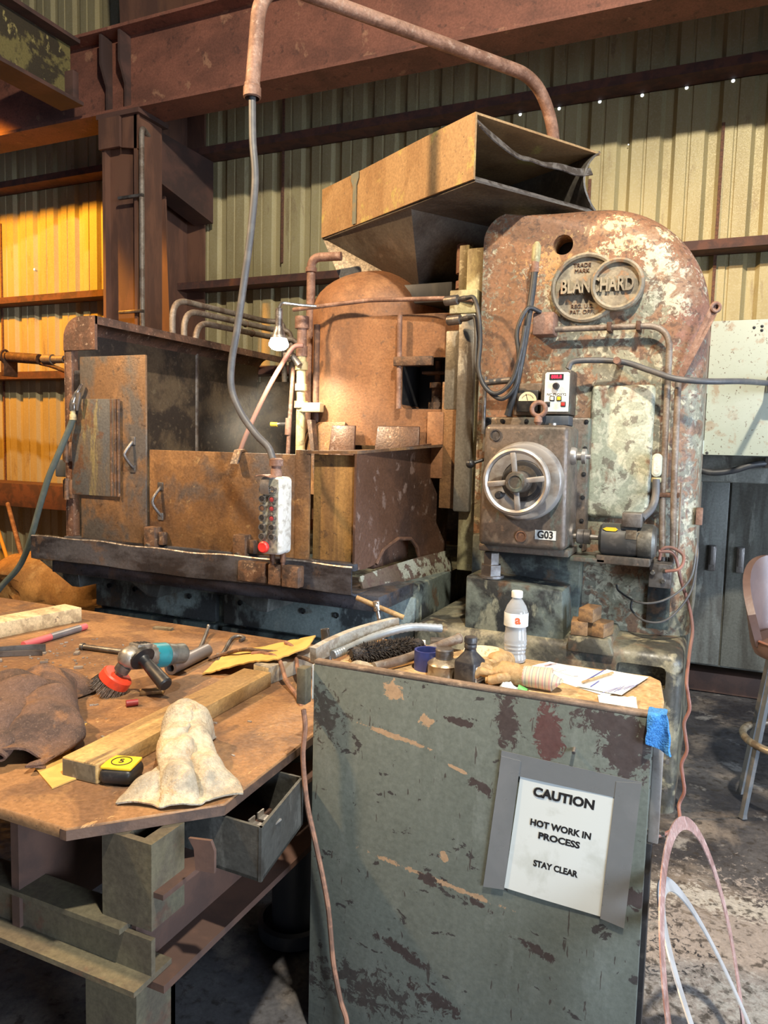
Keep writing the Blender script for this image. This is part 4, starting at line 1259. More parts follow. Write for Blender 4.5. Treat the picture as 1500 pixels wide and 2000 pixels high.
# small elbow pipe left of the chute
el = thing('elbow_pipe', 'vertical rusty pipe with elbow running into the duct chute', 'pipe', (-2.25, 4.0, 2.0))
mb = MB()
mb.tube(bend([(-2.285, 3.97, 1.52), (-2.285, 3.97, 2.66), (-2.10, 4.0, 2.66)], 0.06), 0.026, 12)
mb.build('pipe', M['rustpipe'], el)
mb = MB()
mb.lathe([(0.026, 0), (0.034, 0.004), (0.034, 0.03), (0.026, 0.034)], (-2.285, 3.97, 2.57), (0, 0, 1), 14)
mb.build('pipe_fitting', M['rustpipe'], el)

# ================================================================== SPLASH GUARD
sg = thing('splash_guard', 'rusty steel splash guard enclosure around the grinder table', 'enclosure', (-2.5, 4.1, 0.85))
XL = -3.41
arc = [(-3.29 + 0.12 * math.cos(PI - PI / 2 * k / 8), 2.105 + 0.12 * math.sin(PI - PI / 2 * k / 8)) for k in range(9)]
out = [(XL, 0.96)] + arc + [(-3.175, 2.225), (-3.175, 2.180)]
mb = MB()
def jn(u, v):
    q = u * (len(out) - 1)
    i = min(int(q), len(out) - 2)
    t = q - i
    return (out[i][0] * (1 - t) + out[i + 1][0] * t, 3.15 + 1.93 * v, out[i][1] * (1 - t) + out[i + 1][1] * t)
mb.grid(jn, len(out) - 1, 8, 0.014)
lw = mb.build('left_wall', M['hood'], sg)
mb = MB()
mb.box((XL + 0.016, 3.19, 0.97), (XL + 0.024, 5.05, 2.16))
mb.build('left_wall_lining', M['sludge'], sg)
mb = MB()
mb.prism([(x, 3.145, z) for x, z in [(-3.41, 2.04)] + arc + [(-3.175, 2.225), (-3.175, 2.04)]], (0, 0.02, 0))
mb.build('end_cap', M['hood'], sg)
mb = MB()
mb.box((-3.41, 5.06, 0.96), (-1.5, 5.08, 2.03))
mb.build('back_wall', M['sludge'], sg)
mb = MB()
mb.prism([(-2.9, 4.9, 1.0), (-2.9, 4.9, 1.9), (-2.55, 4.9, 1.75), (-2.35, 4.9, 1.0)], (0, 0.02, 0))
mb.build('inner_baffle', M['sludge'], sg)
mb = MB()
mb.box((-3.41, 3.15, 0.985), (-3.355, 3.20, 2.05), 0.004)
mb.build('corner_post', M['hood'], sg)
mb = MB()
mb.box((-3.41, 3.13, 0.95), (-1.54, 3.20, 0.985), 0.004)
mb.build('sill', M['trough'], sg)
for (za, zb) in ((1.80, 1.93), (1.68, 1.76)):
    mb = MB()
    mb.box((-3.350, 3.16, za), (-3.30, 3.19, zb), 0.006)
    mb.build('latch_block', M['trough'], sg)
for zc in (1.47, 1.26):
    mb = MB()
    mb.box((-3.40, 3.115, zc - 0.055), (-3.325, 3.15, zc + 0.055), 0.008)
    mb.cyl((-3.362, 3.112, zc - 0.06), (-3.362, 3.112, zc + 0.06), 0.014, 10)
    mb.build('hinge', M['rustblock'], sg)
mb = MB()
mb.box((-3.275, 3.132, 0.985), (-2.805, 3.146, 2.0), 0.003)
dr = mb.build('door', M['door'], sg)
mb = MB()
mb.box((-3.325, 3.116, 1.232), (-3.005, 3.130, 1.767), 0.003)
mb.build('door_flap', M['flap'], dr)
for dx in (-3.03, -3.005, -2.982):
    mb = MB()
    mb.tube([(dx, 3.118, 1.235), (dx, 3.118, 1.765)], 0.0085, 8)
    mb.build('hinge_rod', M['rustblock'], dr)


def bow(x, z0, z1, y, par, m):
    mb = MB()
    mb.tube(spline([(x, y + 0.004, z1), (x, y - 0.012, z1 - 0.012), (x - 0.012, y - 0.045, z1 - 0.06), (x - 0.012, y - 0.045, z0 + 0.06), (x, y - 0.012, z0 + 0.012), (x, y + 0.004, z0)], 6), 0.0085, 10)
    mb.box((x - 0.018, y - 0.006, z1 - 0.02), (x + 0.018, y + 0.003, z1 + 0.025), 0.003)
    mb.box((x - 0.018, y - 0.006, z0 - 0.025), (x + 0.018, y + 0.003, z0 + 0.015), 0.003)
    mb.build('handle', m, par)


bow(-2.895, 1.395, 1.54, 3.132, dr, M['dullsteel'])
mb = MB()
mb.box((-2.800, 3.150, 0.975), (-1.812, 3.166, 1.497), 0.003)
fp = mb.build('front_panel', M['rustsheet'], sg)
bow(-2.720, 1.145, 1.30, 3.150, fp, M['dullsteel'])
for hxx in (-2.74, -2.165):
    mb = MB()
    mb.box((hxx - 0.045, 3.09, 0.955), (hxx + 0.03, 3.15, 1.085), 0.006)
    h_ = mb.build('hinge_block', M['rustblock'], fp)
    mb = MB()
    mb.cyl((hxx - 0.012, 3.075, 0.985), (hxx - 0.012, 3.095, 0.985), 0.012, 10)
    mb.build('hinge_pin', M['chrome'], h_)
    mb = MB()
    mb.box((hxx + 0.032, 3.11, 0.99), (hxx + 0.07, 3.149, 1.06), 0.006)
    mb.build('hinge_tab', M['rustblock'], h_)
mb = MB()
mb.prism([(-2.235, 3.10, 1.44), (-2.235, 3.135, 1.51), (-2.235, 3.17, 1.515), (-2.235, 3.195, 1.50), (-2.235, 3.190, 1.49), (-2.235, 3.168, 1.503), (-2.235, 3.142, 1.50), (-2.235, 3.112, 1.44)], (0.042, 0, 0))
mb.build('hook', M['rustsheet'], fp)
mb = MB()
mb.box((-1.88, 3.144, 0.97), (-1.800, 3.16, 1.52), 0.003)
mb.build('edge_strip', M['rustsheet'], fp)
mb = MB()
mb.box((-1.80, 3.185, 0.96), (-1.545, 3.199, 1.50), 0.002)
mb.build('corner_panel', M['rustplain'], sg)
mb = MB()
mb.prism([(-1.815, 3.14, 1.502), (-1.545, 3.14, 1.508), (-1.30, 4.0, 1.565), (-1.815, 4.0, 1.515)], (0, 0, 0.014))
mb.build('lid', M['rustsheet'], sg)
P0, P1 = V((-1.545, 3.14, 0)), V((-1.385, 3.99, 0))


def side(sv, z, lean=0.0):
    p = P0.lerp(P1, sv)
    return (p.x + lean, p.y, z)


mb = MB()
poly = [(0, 0.955), (0.10, 0.950), (0.20, 0.965), (0.27, 1.03), (0.42, 1.075), (0.56, 1.065), (0.64, 1.01), (0.66, 0.955), (1.0, 0.945), (1.02, 1.3), (1.0, 1.585), (0.5, 1.548), (0.0, 1.512)]
mb.prism([side(a, z) for a, z in poly], (-0.012, 0.002, 0))
mb.build('side_panel', M['rustside'], sg)
mb = MB()
mb.box((-1.60, 3.35, 0.93), (-1.535, 3.80, 1.10), 0.01)
mb.build('inner_skirt', M['hood'], sg)
mb = MB()
mb.tube([side(a, z, 0.003) for a, z in poly[2:8]], 0.010, 8)
mb.build('torn_edge', M['rustdark'], sg)
mb = MB()
def fender(u, v):
    p = P0.lerp(P1, 0.04 + 0.97 * u)
    return (p.x + 0.012 + 0.03 * math.sin(PI * v * 0.55) , p.y - 0.03, 0.965 - 0.01 * (1 - u) * 4 * (1 - u) - 0.155 * v)
mb.grid(fender, 12, 6, 0.012)
mb.build('fender', M['fender'], sg)
# trough
mb = MB()
pr = [(3.12, 0.935), (2.965, 0.905), (2.935, 0.92), (2.93, 1.0), (2.94, 1.005), (2.945, 0.93), (2.97, 0.92), (3.12, 0.95)]
mb.grid(lambda u, v: (-3.44 + 1.985 * u, 3.16 - 0.22 * min(1, v * 2.2) - (0.0 if v < 0.6 else 0.004 * math.sin(40 * u)), (0.868 + 0.02 * v if v < 0.45 else 0.877 + 0.125 * (v - 0.45) / 0.55) + 0.004 * math.sin(9 * u) + 0.003 * math.sin(31 * u) * v), 44, 8, 0.010)
tr = mb.build('trough', M['trough'], sg)
mb = MB()
mb.tube([(-3.44 + 1.985 * k / 40, 2.938, 1.004 + 0.004 * math.sin(9 * k / 40) + 0.003 * math.sin(31 * k / 40)) for k in range(41)], 0.006, 6)
mb.build('trough_rim', M['bare'], tr)
for (x0, x1, yb) in ((-2.045, -1.89, 2.90), (-1.87, -1.80, 2.89), (-1.79, -1.70, 2.88)):
    mb = MB()
    mb.box((x0, yb, 0.893), (x1, 2.945, 0.992), 0.008)
    mb.build('trunnion_block', M['rustblock'], sg)
for (xa, xb, xc) in ((-3.66, -3.30, -3.34), (-3.08, -2.66, -2.78), (-2.43, -2.0, -2.08)):
    mb = MB()
    mb.prism([(xa, 3.12, 0.865), (xb, 3.12, 0.865), (xc + 0.06, 3.12, 0.70), (xc, 3.12, 0.70)], (0, 0.26, 0), 0.004)
    mb.build('gusset', M['greybox'], sg)
mb = MB()
mb.box((-3.36, 3.0, 0.80), (-1.35, 3.42, 0.87), 0.004)
mb.build('under_tray', M['trough'], sg)

# conduits behind the guard
for k, (z, x, lab) in enumerate(((2.53, -3.52, 'topmost of three dusty bent pipes behind splash guard'), (2.46, -3.46, 'middle of three dusty bent pipes behind splash guard'), (2.385, -3.40, 'lowest of three dusty bent pipes behind splash guard'))):
    t = thing('bent_pipe', lab, 'pipe', (x, 4.6, 2.2), 'parallel pipes behind the splash guard')
    mb = MB()
    y0 = 4.20 + 0.05 * k
    mb.tube(bend([(x, y0, 1.0), (x, y0, z), (x + 0.05, 5.30, z + 0.02), (x + 0.18, 5.36 + 0.02 * k, z + 0.02), (x + 0.22, 5.37 + 0.02 * k, 1.2)], 0.14, 8), 0.022, 12)
    mb.build('pipe', M['conduit'], t)
    mb = MB()
    mb.torus((x + 0.03, 4.95, z + 0.012), (0, 1, 0), 0.023, 0.005, 16, 6)
    mb.build('pipe_clip', M['rustdark'], t)

# coolant pipes between guard and head
cp = thing('coolant_pipes', 'cream and rusty vertical coolant pipes beside the work lamp', 'pipe', (-2.27, 3.85, 1.3))
mb = MB()
mb.tube([(-2.265, 3.84, 1.0), (-2.265, 3.84, 1.76)], 0.028, 14)
mb.build('cream_pipe', M['creampipe'], cp)
mb = MB()
mb.tube([(-2.265, 3.84, z) for z in (1.76, 1.765, 1.80, 1.801, 1.86, 1.861, 1.90, 1.901, 1.98, 1.981, 2.03, 2.031, 2.08)], [0.040, 0.040, 0.040, 0.026, 0.026, 0.036, 0.036, 0.028, 0.028, 0.038, 0.038, 0.028, 0.028], 14)
mb.build('pipe_union', M['creampipe'], cp)
mb = MB()
mb.tube([(-2.265, 3.84, z) for z in (2.06, 2.061, 2.12, 2.121, 2.22, 2.221, 2.29)], [0.034, 0.034, 0.034, 0.028, 0.028, 0.042, 0.042], 14)
mb.build('upper_pipe', M['rustpipe'], cp)
mb = MB()
mb.tube([(-2.195, 3.90, 1.1), (-2.195, 3.90, 2.25)], 0.022, 12)
mb.build('rear_pipe', M['rustdark'], cp)
mb = MB()
mb.tube([(-2.36, 3.84, 1.2), (-2.345, 3.84, 1.62), (-2.32, 3.84, 2.0)], 0.013, 10)
mb.tube([(-2.352, 3.84, 1.60), (-2.347, 3.84, 1.70)], 0.020, 10)
mb.build('thin_pipe', M['rustpipe'], cp)
mb = MB()
mb.tube([(-2.44, 3.83, 1.66), (-2.35, 3.84, 1.665)], 0.011, 10)
mb.build('valve_stem', M['chrome'], cp)
mb = MB()
mb.tube([(-2.46, 3.82, 1.66), (-2.42, 3.83, 1.66)], 0.014, 10)
mb.build('valve_cap', M['yellow'], cp)
mb = MB()
mb.tube(bend([(-2.33, 3.80, 2.04), (-2.30, 3.79, 2.06), (-2.24, 3.78, 2.0)], 0.02), 0.018, 10)
mb.box((-2.36, 3.78, 2.03), (-2.30, 3.84, 2.08), 0.008)
mb.build('valve_lever', M['dullsteel'], cp)
mb = MB()
mb.box((-2.28, 3.81, 1.735), (-2.12, 3.86, 1.79), 0.006)
mb.build('pipe_bracket', M['creampipe'], cp)
mb = MB()
mb.tube(spline([(-2.22, 3.78, 2.115), (-2.27, 3.76, 2.105), (-2.32, 3.74, 2.03), (-2.42, 3.72, 1.86), (-2.55, 3.70, 1.60), (-2.60, 3.68, 1.45)], 8), 0.014, 10)
tag(mb.build('red_hose', M['orangecord']), 'slanted reddish hose running down into the splash guard', 'hose')

# work lamp
wl = thing('work_lamp', 'small lit work lamp hanging beside the grinding head', 'lamp', (-2.29, 3.62, 2.1))
mb = MB()
mb.tube([(-2.285, 3.62, z) for z in (2.30, 2.299, 2.20, 2.199, 2.185, 2.135)], [0.012, 0.020, 0.020, 0.024, 0.026, 0.046], 20)
mb.build('reflector', M['bare'], wl)
mb = MB()
mb.lathe([(0, 0.038), (0.045, 0.038), (0.056, 0.010), (0.054, -0.004), (0.038, -0.020), (0.016, -0.027), (0, -0.028)], (-2.285, 3.62, 2.095), (0, 0, 1), 24)
mb.build('bulb', M['bulb'], wl)
mb = MB()
mb.tube(bend([(-2.285, 3.62, 2.30), (-2.285, 3.64, 2.335), (-2.20, 3.72, 2.33), (-2.10, 3.80, 2.33)], 0.02), 0.009, 8)
mb.build('lamp_arm', M['chrome'], wl)
lamp('work_lamp_light', 'SPOT', (-2.285, 3.60, 2.045), 60, (1.0, 0.88, 0.66), (-2.25, 3.66, 1.0), shadow_soft_size=0.03, spot_size=R_(150), spot_blend=0.6)

# faint mist rising from the grinding table
mm, mnt, mbs = mk('grinding_mist')
mnt.nodes.remove(mbs)
pv = mnt.nodes.new('ShaderNodeVolumePrincipled')
mtc = mnt.nodes.new('ShaderNodeTexCoord')
mno = mnt.nodes.new('ShaderNodeTexNoise')
mno.inputs['Scale'].default_value = 3.2
mno.inputs['Detail'].default_value = 3.0
mnt.links.new(mtc.outputs['Object'], mno.inputs['Vector'])
mmr = mnt.nodes.new('ShaderNodeMapRange')
mmr.inputs['From Min'].default_value = 0.42
mmr.inputs['From Max'].default_value = 0.72
mmr.inputs['To Max'].default_value = 0.8
mnt.links.new(mno.outputs['Fac'], mmr.inputs['Value'])
mle = mnt.nodes.new('ShaderNodeVectorMath')
mle.operation = 'LENGTH'
mnt.links.new(mtc.outputs['Object'], mle.inputs[0])
mfa = mnt.nodes.new('ShaderNodeMapRange')
mfa.inputs['From Min'].default_value = 0.33
mfa.inputs['From Max'].default_value = 0.05
mnt.links.new(mle.outputs['Value'], mfa.inputs['Value'])
mmu = mnt.nodes.new('ShaderNodeMath')
mmu.operation = 'MULTIPLY'
mnt.links.new(mmr.outputs[0], mmu.inputs[0])
mnt.links.new(mfa.outputs[0], mmu.inputs[1])
mnt.links.new(mmu.outputs[0], pv.inputs['Density'])
pv.inputs['Color'].default_value = (0.9, 0.9, 0.88, 1)
mnt.links.new(pv.outputs[0], mnt.nodes['Material Output'].inputs['Volume'])
mb = MB()
mb.grid(lambda u, v: (-2.55 + 0.34 * math.cos(2 * PI * u) * math.sin(PI * v) ** 0.8, 3.75 + 0.34 * math.sin(2 * PI * u) * math.sin(PI * v) ** 0.8, 1.65 - 0.34 * math.cos(PI * v)), 20, 12, 0, True)
mist = tag(rebase(mb.build('grinding_mist', mm), (-2.55, 3.75, 1.65)), 'faint mist hanging under the work lamp in the guard', 'mist')
mist['kind'] = 'stuff'

# ================================================================== PENDANT AND ITS ARM
pa = thing('pendant_boom', 'rusty bent overhead pipe arm rising from the grinder column', 'pipe arm', (-0.93, 4.3, 2.7))
mb = MB()
path = bend([(-0.93, 4.3, 2.55), (-0.935, 4.3, 3.34), (-1.02, 4.17, 3.56), (-1.93, 3.04, 3.62), (-1.965, 2.92, 3.50), (-1.985, 2.9, 3.12)], 0.22, 8)
mb.tube(path, 0.033, 16)
mb.build('arm_pipe', M['rustpipe'], pa)
mb = MB()
mb.lathe([(0.033, 0), (0.040, 0.005), (0.040, 0.045), (0.036, 0.05), (0.036, 0.06), (0.034, 0.065)], (-1.985, 2.9, 3.075), (0, 0, 1), 18)
mb.build('coupling', M['rustpipe'], pa)
mb = MB()
mb.tube(spline([(-1.985, 2.9, 3.10), (-1.98, 2.9, 2.9), (-1.965, 2.9, 2.725), (-1.985, 2.9, 2.505), (-2.02, 2.9, 2.28), (-2.055, 2.9, 2.075), (-2.085, 2.9, 1.92), (-2.085, 2.9, 1.80), (-2.035, 2.9, 1.69), (-1.95, 2.9, 1.59), (-1.88, 2.9, 1.53), (-1.850, 2.895, 1.475)], 8), 0.0165, 14)
mb.build('pendant_cable', M['cable'], pa)
pn = thing('pendant_control', 'grimy white hanging push-button control box with red stop button', 'control box', (-1.83, 2.9, 1.05))
# box turned so its button face looks left of the camera
rz = Matrix.Rotation(R_(2), 3, 'Z')
pc = V((-1.835, 2.90, 1.22))


def pl(x, y, z):
    return pc + rz @ V((x, y, z))


mb = MB()
mb.obox(pc, (0.115, 0.115, 0.355), rz, 0.022, 4)
mb.build('housing', M['offwhite'], pn)
mb = MB()
mb.obox(pl(-0.002, -0.058, 0), (0.095, 0.008, 0.335), rz, 0.004, 2)
mb.build('button_plate', M['pendface'], pn)
fy = -0.062
ax = rz @ V((0, -1, 0))
rows = [(0.122, 'greenb', 'chrome'), (0.078, 'black', 'dkred'), (0.036, 'rustdark', 'dkred'), (-0.008, 'black', 'dkred'), (-0.050, 'black', 'black'), (-0.093, 'black', 'black')]
for zz, lc, rc_ in rows:
    for xx, cc in ((-0.026, lc), (0.024, rc_)):
        mb = MB()
        mb.lathe([(0.0185, 0), (0.0185, 0.010), (0.016, 0.020), (0.0125, 0.020), (0.0125, 0.012), (0, 0.012)], pl(xx, fy, zz), ax, 18)
        b_ = mb.build('button_bezel', M['chrome'], pn)
        mb = MB()
        mb.lathe([(0.0115, 0.012), (0.0115, 0.017), (0.009, 0.0185), (0, 0.0185)], pl(xx, fy, zz), ax, 16)
        mb.build('button', M[cc], b_)
mb = MB()
mb.lathe([(0.016, 0), (0.016, 0.010), (0.025, 0.011), (0.027, 0.016), (0.026, 0.026), (0.020, 0.031), (0.012, 0.029), (0, 0.029)], pl(-0.014, fy, -0.140), ax, 24)
mb.build('stop_button', M['red'], pn)
mb = MB()
mb.grid(lambda u, v: pl(-0.010 + 0.045 * (u - 0.5), fy - 0.018 - 0.006 * math.sin(PI * v), 0.165 - 0.065 * v), 4, 5, 0.003)
mb.build('tag_plate', M['dullsteel'], pn)
mb = MB()
mb.grid(lambda u, v: pl(-0.055 + 0.08 * u, -0.09 + 0.10 * v, 0.182 + 0.006 * math.sin(4 * u)), 5, 4, 0.004)
mb.build('top_bracket', M['rustpipe'], pn)
mb = MB()
mb.tube([pl(0.0, 0, z) for z in (0.175, 0.21, 0.211, 0.225, 0.226, 0.255, 0.262)], [0.026, 0.026, 0.022, 0.022, 0.032, 0.032, 0.022], 16)
mb.build('cable_gland', M['rustpipe'], pn)
for xx in (-0.015, 0.04):
    mb = MB()
    mb.tube([pl(xx, 0, z) for z in (-0.17, -0.215, -0.216, -0.29)], [0.013, 0.013, 0.010, 0.009], 12)
    mb.build('lower_lead', M['rustdark'], pn)

# ================================================================== RIGHT-HAND BACKGROUND
pd = thing('hinged_panel', 'pale grey-green speckled steel panel hinged right of the column', 'panel', (0.1, 4.2, 1.5))
mb = MB()
mb.box((-0.068, 4.20, 1.545), (0.50, 4.225, 2.225), 0.004)
mb.build('sheet', M['panel'], pd)
for z0 in (2.10, 1.86, 1.55):
    mb = MB()
    mb.cyl((-0.082, 4.20, z0), (-0.082, 4.20, z0 + 0.07), 0.016, 10)
    mb.box((-0.11, 4.205, z0), (-0.06, 4.215, z0 + 0.07))
    mb.build('hinge', M['rustpipe'] if z0 == 2.10 else M['panel'], pd)
mb = MB()
mb.box((-0.102, 4.19, 1.64), (-0.083, 4.22, 1.80), 0.004)
mb.build('latch_bar', M['rustpipe'], pd)
mb = MB()
mb.box((-0.45, 4.35, 1.40), (0.50, 4.50, 2.20), 0.01)
mb.build('backing_box', M['ecab'], pd)
for px, pz in ((0.13, 2.185), (0.165, 2.19), (0.165, 2.17), (-0.05, 1.555)):
    mb = MB()
    mb.lathe([(0, 0.006), (0.006, 0.004), (0.008, 0)], (px, 4.2, pz), (0, -1, 0), 8)
    mb.build('screw', M['black'], pd)
hb = thing('power_cable', 'black sagging cable clipped across the grey electrical cabinets', 'cable', (0.1, 4.4, 1.5))
mb = MB()
mb.tube(spline([(-0.30, 4.30, 1.62), (-0.14, 4.28, 1.50), (-0.04, 4.25, 1.455), (0.07, 4.25, 1.465), (0.17, 4.26, 1.50), (0.26, 4.30, 1.51), (0.5, 4.4, 1.52)], 8), 0.0165, 12)
mb.build('cable', M['hose'], hb)
mb = MB()
mb.box((0.225, 4.27, 1.485), (0.275, 4.345, 1.54), 0.006)
mb.build('clip', M['dullsteel'], hb)

ec = thing('electrical_cabinet', 'tall grey scuffed steel cabinet with two handled doors', 'cabinet', (0.1, 5.2, 0))
mb = MB()
mb.box((-0.60, 5.02, 0.22), (0.95, 5.5, 1.80), 0.01)
mb.build('body', M['ecab'], ec)
for x0, x1, hx_, lab in ((-0.58, 0.082, 0.008, 1), (0.092, 0.78, 0.165, 0)):
    mb = MB()
    mb.box((x0, 5.0, 0.235), (x1, 5.022, 1.78), 0.005)
    d_ = mb.build('cabinet_door', M['ecab'], ec)
    mb = MB()
    mb.box((hx_ - 0.022, 4.972, 0.83), (hx_ + 0.022, 5.001, 0.99), 0.008)
    mb.box((hx_ - 0.012, 4.962, 0.87), (hx_ + 0.012, 4.975, 0.985), 0.004)
    mb.build('door_handle', M['dullsteel'], d_)
mb = MB()
mb.box((-0.60, 5.20, 0.0), (0.95, 5.45, 0.13), 0.004)
mb.build('plinth', M['brownplate'], ec)
for x in (-0.5, 0.85):
    mb = MB()
    mb.box((x - 0.04, 5.1, 0.0), (x + 0.04, 5.4, 0.225), 0.004)
    mb.build('cabinet_foot', M['greybox'], ec)
mb = MB()
mb.box((0.345, 4.992, 1.26), (0.42, 4.999, 1.38))
mb.build('tag', M['lumber'], ec)

# stool
st = thing('bar_stool', 'brown vinyl stool with grey steel legs and ring footrest', 'stool', (0.39, 3.56, 0))
scx, scy = 0.40, 3.56
mb = MB()
mb.lathe([(0, 0.685), (0.16, 0.685), (0.205, 0.70), (0.218, 0.73), (0.210, 0.765), (0.17, 0.785), (0, 0.79)], (scx, scy, 0), (0, 0, 1), 36)
mb.build('seat', M['vinyl'], st)
mb = MB()
mb.torus((scx, scy, 0.765), (0, 0, 1), 0.212, 0.006, 40, 6)
mb.build('piping', M['orangecord'], st)
mb = MB()
def back(u, v):
    a = R_(215 - 150 * u - 10)
    h = 0.74 + (0.36 * math.sin(PI * (0.08 + 0.84 * u)) ** 0.7) * v
    rr_ = 0.222 + 0.045 * v
    return (scx + rr_ * math.cos(a), scy + rr_ * math.sin(a), h)
mb.grid(back, 24, 8, 0.03)
mb.build('backrest', M['vinyl'], st)
for sx, sy in ((-1, -1), (1, -1), (-1, 1), (1, 1)):
    mb = MB()
    a = V((scx + sx * 0.13, scy + sy * 0.09, 0.69))
    b = V((scx + sx * 0.21, scy + sy * 0.13, 0.0))
    mb.tube([a, b.lerp(a, 0.03), b], [0.015, 0.015, 0.019], 4)
    mb.build('leg', M['stoolleg'], st)
mb = MB()
mb.torus((scx, scy, 0.33), (0, 0, 1), 0.225, 0.016, 48, 10)
mb.build('footrest_ring', M['tin'], st)

# red cord down the column's right edge
mb = MB()
pp = [(-0.215, 3.52, 1.11), (-0.15, 3.53, 1.10), (-0.115, 3.55, 0.98), (-0.075, 3.58, 0.86), (-0.055, 3.56, 0.76), (-0.06, 3.50, 0.68), (-0.062, 3.31, 0.60)]
pp += [(-0.052 + 0.010 * math.sin(2.1 * k), 3.30, 0.54 - 0.060 * k) for k in range(9)] + [(-0.06, 3.22, 0.01), (-0.16, 3.05, 0.010), (-0.5, 2.8, 0.010)]
mb.tube(spline(pp, 6), 0.0075, 8)
tag(mb.build('extension_cable', M['orangecord']), 'faded red wavy cord hanging down the machine base right edge', 'cord')

# wood blocks on the machine base
for (x0, y0, z0, sx, sy, sz, ang, lab) in (
        (-0.518, 3.36, 0.7345, 0.072, 0.11, 0.062, 6, 'brown wood block under and left in the little stack on machine base'),
        (-0.430, 3.37, 0.7345, 0.078, 0.11, 0.062, -16, 'darker wood block under and right in the little stack on machine base'),
        (-0.478, 3.37, 0.797, 0.066, 0.12, 0.060, -10, 'topmost wood block of the little stack on machine base')):
    mb = MB()
    mb.obox((x0, y0, z0 + sz / 2), (sx, sy, sz), Matrix.Rotation(R_(ang), 3, 'Z'), 0.003)
    tag(rebase(mb.build('wood_block', M['blockwood']), (x0, y0, z0)), lab, 'wood block', 'wood blocks stacked on the machine base')

# ================================================================== LEFT BACKGROUND
sk = MB()
def sack(u, v):
    a = 2 * PI * u
    b = PI * (v - 0.5)
    x = -4.52 + 0.50 * math.cos(b) ** 0.55 * math.copysign(abs(math.cos(a)) ** 0.75, math.cos(a))
    y = 4.05 + 0.30 * math.cos(b) ** 0.55 * math.copysign(abs(math.sin(a)) ** 0.75, math.sin(a))
    z = 0.44 + 0.20 * math.copysign(abs(math.sin(b)) ** 0.7, math.sin(b))
    n = 0.05 * nz(x * 5, y * 5, z * 6) + 0.03 * abs(nz(x * 12, y * 12, z * 14))
    return (x + n, y + n, z + n * 1.1 - 0.05 * (x + 4.52))
sk.grid(sack, 56, 30)
tag(sk.build('paper_sack', M['sack'], None, 24), 'crumpled brown paper wrapped bundle left of the machine', 'sack')
mb = MB()
def pallet(u, v):
    return (-4.98 + 1.05 * u, 3.75 + 0.7 * v, 0.25)
mb.box((-5.0, 3.72, 0.20), (-4.02, 4.4, 0.245), 0.004)
for x in (-4.95, -4.55, -4.15):
    mb.box((x, 3.74, 0.0), (x + 0.10, 4.38, 0.20), 0.004)
tag(mb.build('wooden_skid', M['greylumber']), 'low wooden skid carrying the brown wrapped bundle', 'skid')
mb = MB()
def heap(u, v):
    r = v
    a = 2 * PI * u
    x, y = -5.75 + 0.95 * r * math.cos(a), 4.45 + 0.75 * r * math.sin(a)
    return (x, y, -0.01 + 0.47 * (1 - r * r) + 0.05 * nz(x * 6, y * 6) + 0.02 * nz(x * 19, y * 19))
mb.grid(heap, 60, 24, 0, True)
ht = tag(mb.build('swarf_heap', M['dirt'], None, 80), 'heap of rust brown grinding dirt by the left wall', 'dirt')
ht['kind'] = 'stuff'
for a, b, r, mm, lab in (((-6.6, 5.35, 0.86), (-5.62, 4.75, 0.26), 0.022, 'rustpipe', 'upper rusty pole slanting into the dirt heap'), ((-6.6, 5.2, 0.70), (-5.75, 4.72, 0.22), 0.018, 'stick', 'lower yellow broom-like handle slanting into the dirt heap')):
    mb = MB()
    mb.tube([a, b], r, 10)
    tag(mb.build('tool_handle', M[mm]), lab, 'handle')
fxp = thing('wall_linkage', 'rusty pipe linkage with union crossing the orange lit wall', 'pipe', (-5.8, 4.9, 2.2))
mb = MB()
mb.tube([(-6.4, 4.9, 2.30), (-6.0, 4.9, 2.275), (-5.999, 4.9, 2.275), (-5.60, 4.9, 2.245), (-5.599, 4.9, 2.245), (-5.2, 4.9, 2.235)], [0.04, 0.04, 0.047, 0.047, 0.022, 0.022], 14)
mb.build('cylinder', M['rustdark'], fxp)
mb = MB()
mb.tube([(-5.55, 4.9, 2.243), (-5.549, 4.9, 2.243), (-5.44, 4.9, 2.24), (-5.439, 4.9, 2.24), (-5.3, 4.9, 2.237)], [0.03, 0.045, 0.045, 0.034, 0.034], 14)
mb.build('union', M['conduit'], fxp)
mb = MB()
mb.tube(spline([(-5.6, 4.9, 2.21), (-5.45, 4.9, 2.18), (-5.25, 4.9, 2.12), (-5.0, 4.9, 2.05)], 6), 0.018, 10)
mb.build('brace_rod', M['rustdark'], fxp)
mb = MB()
mb.torus((-6.02, 4.88, 2.28), (1, 0.2, 0), 0.055, 0.012, 20, 8)
mb.box((-6.04, 4.85, 2.10), (-6.0, 5.0, 2.26), 0.004)
mb.build('hanger', M['rustdark'], fxp)
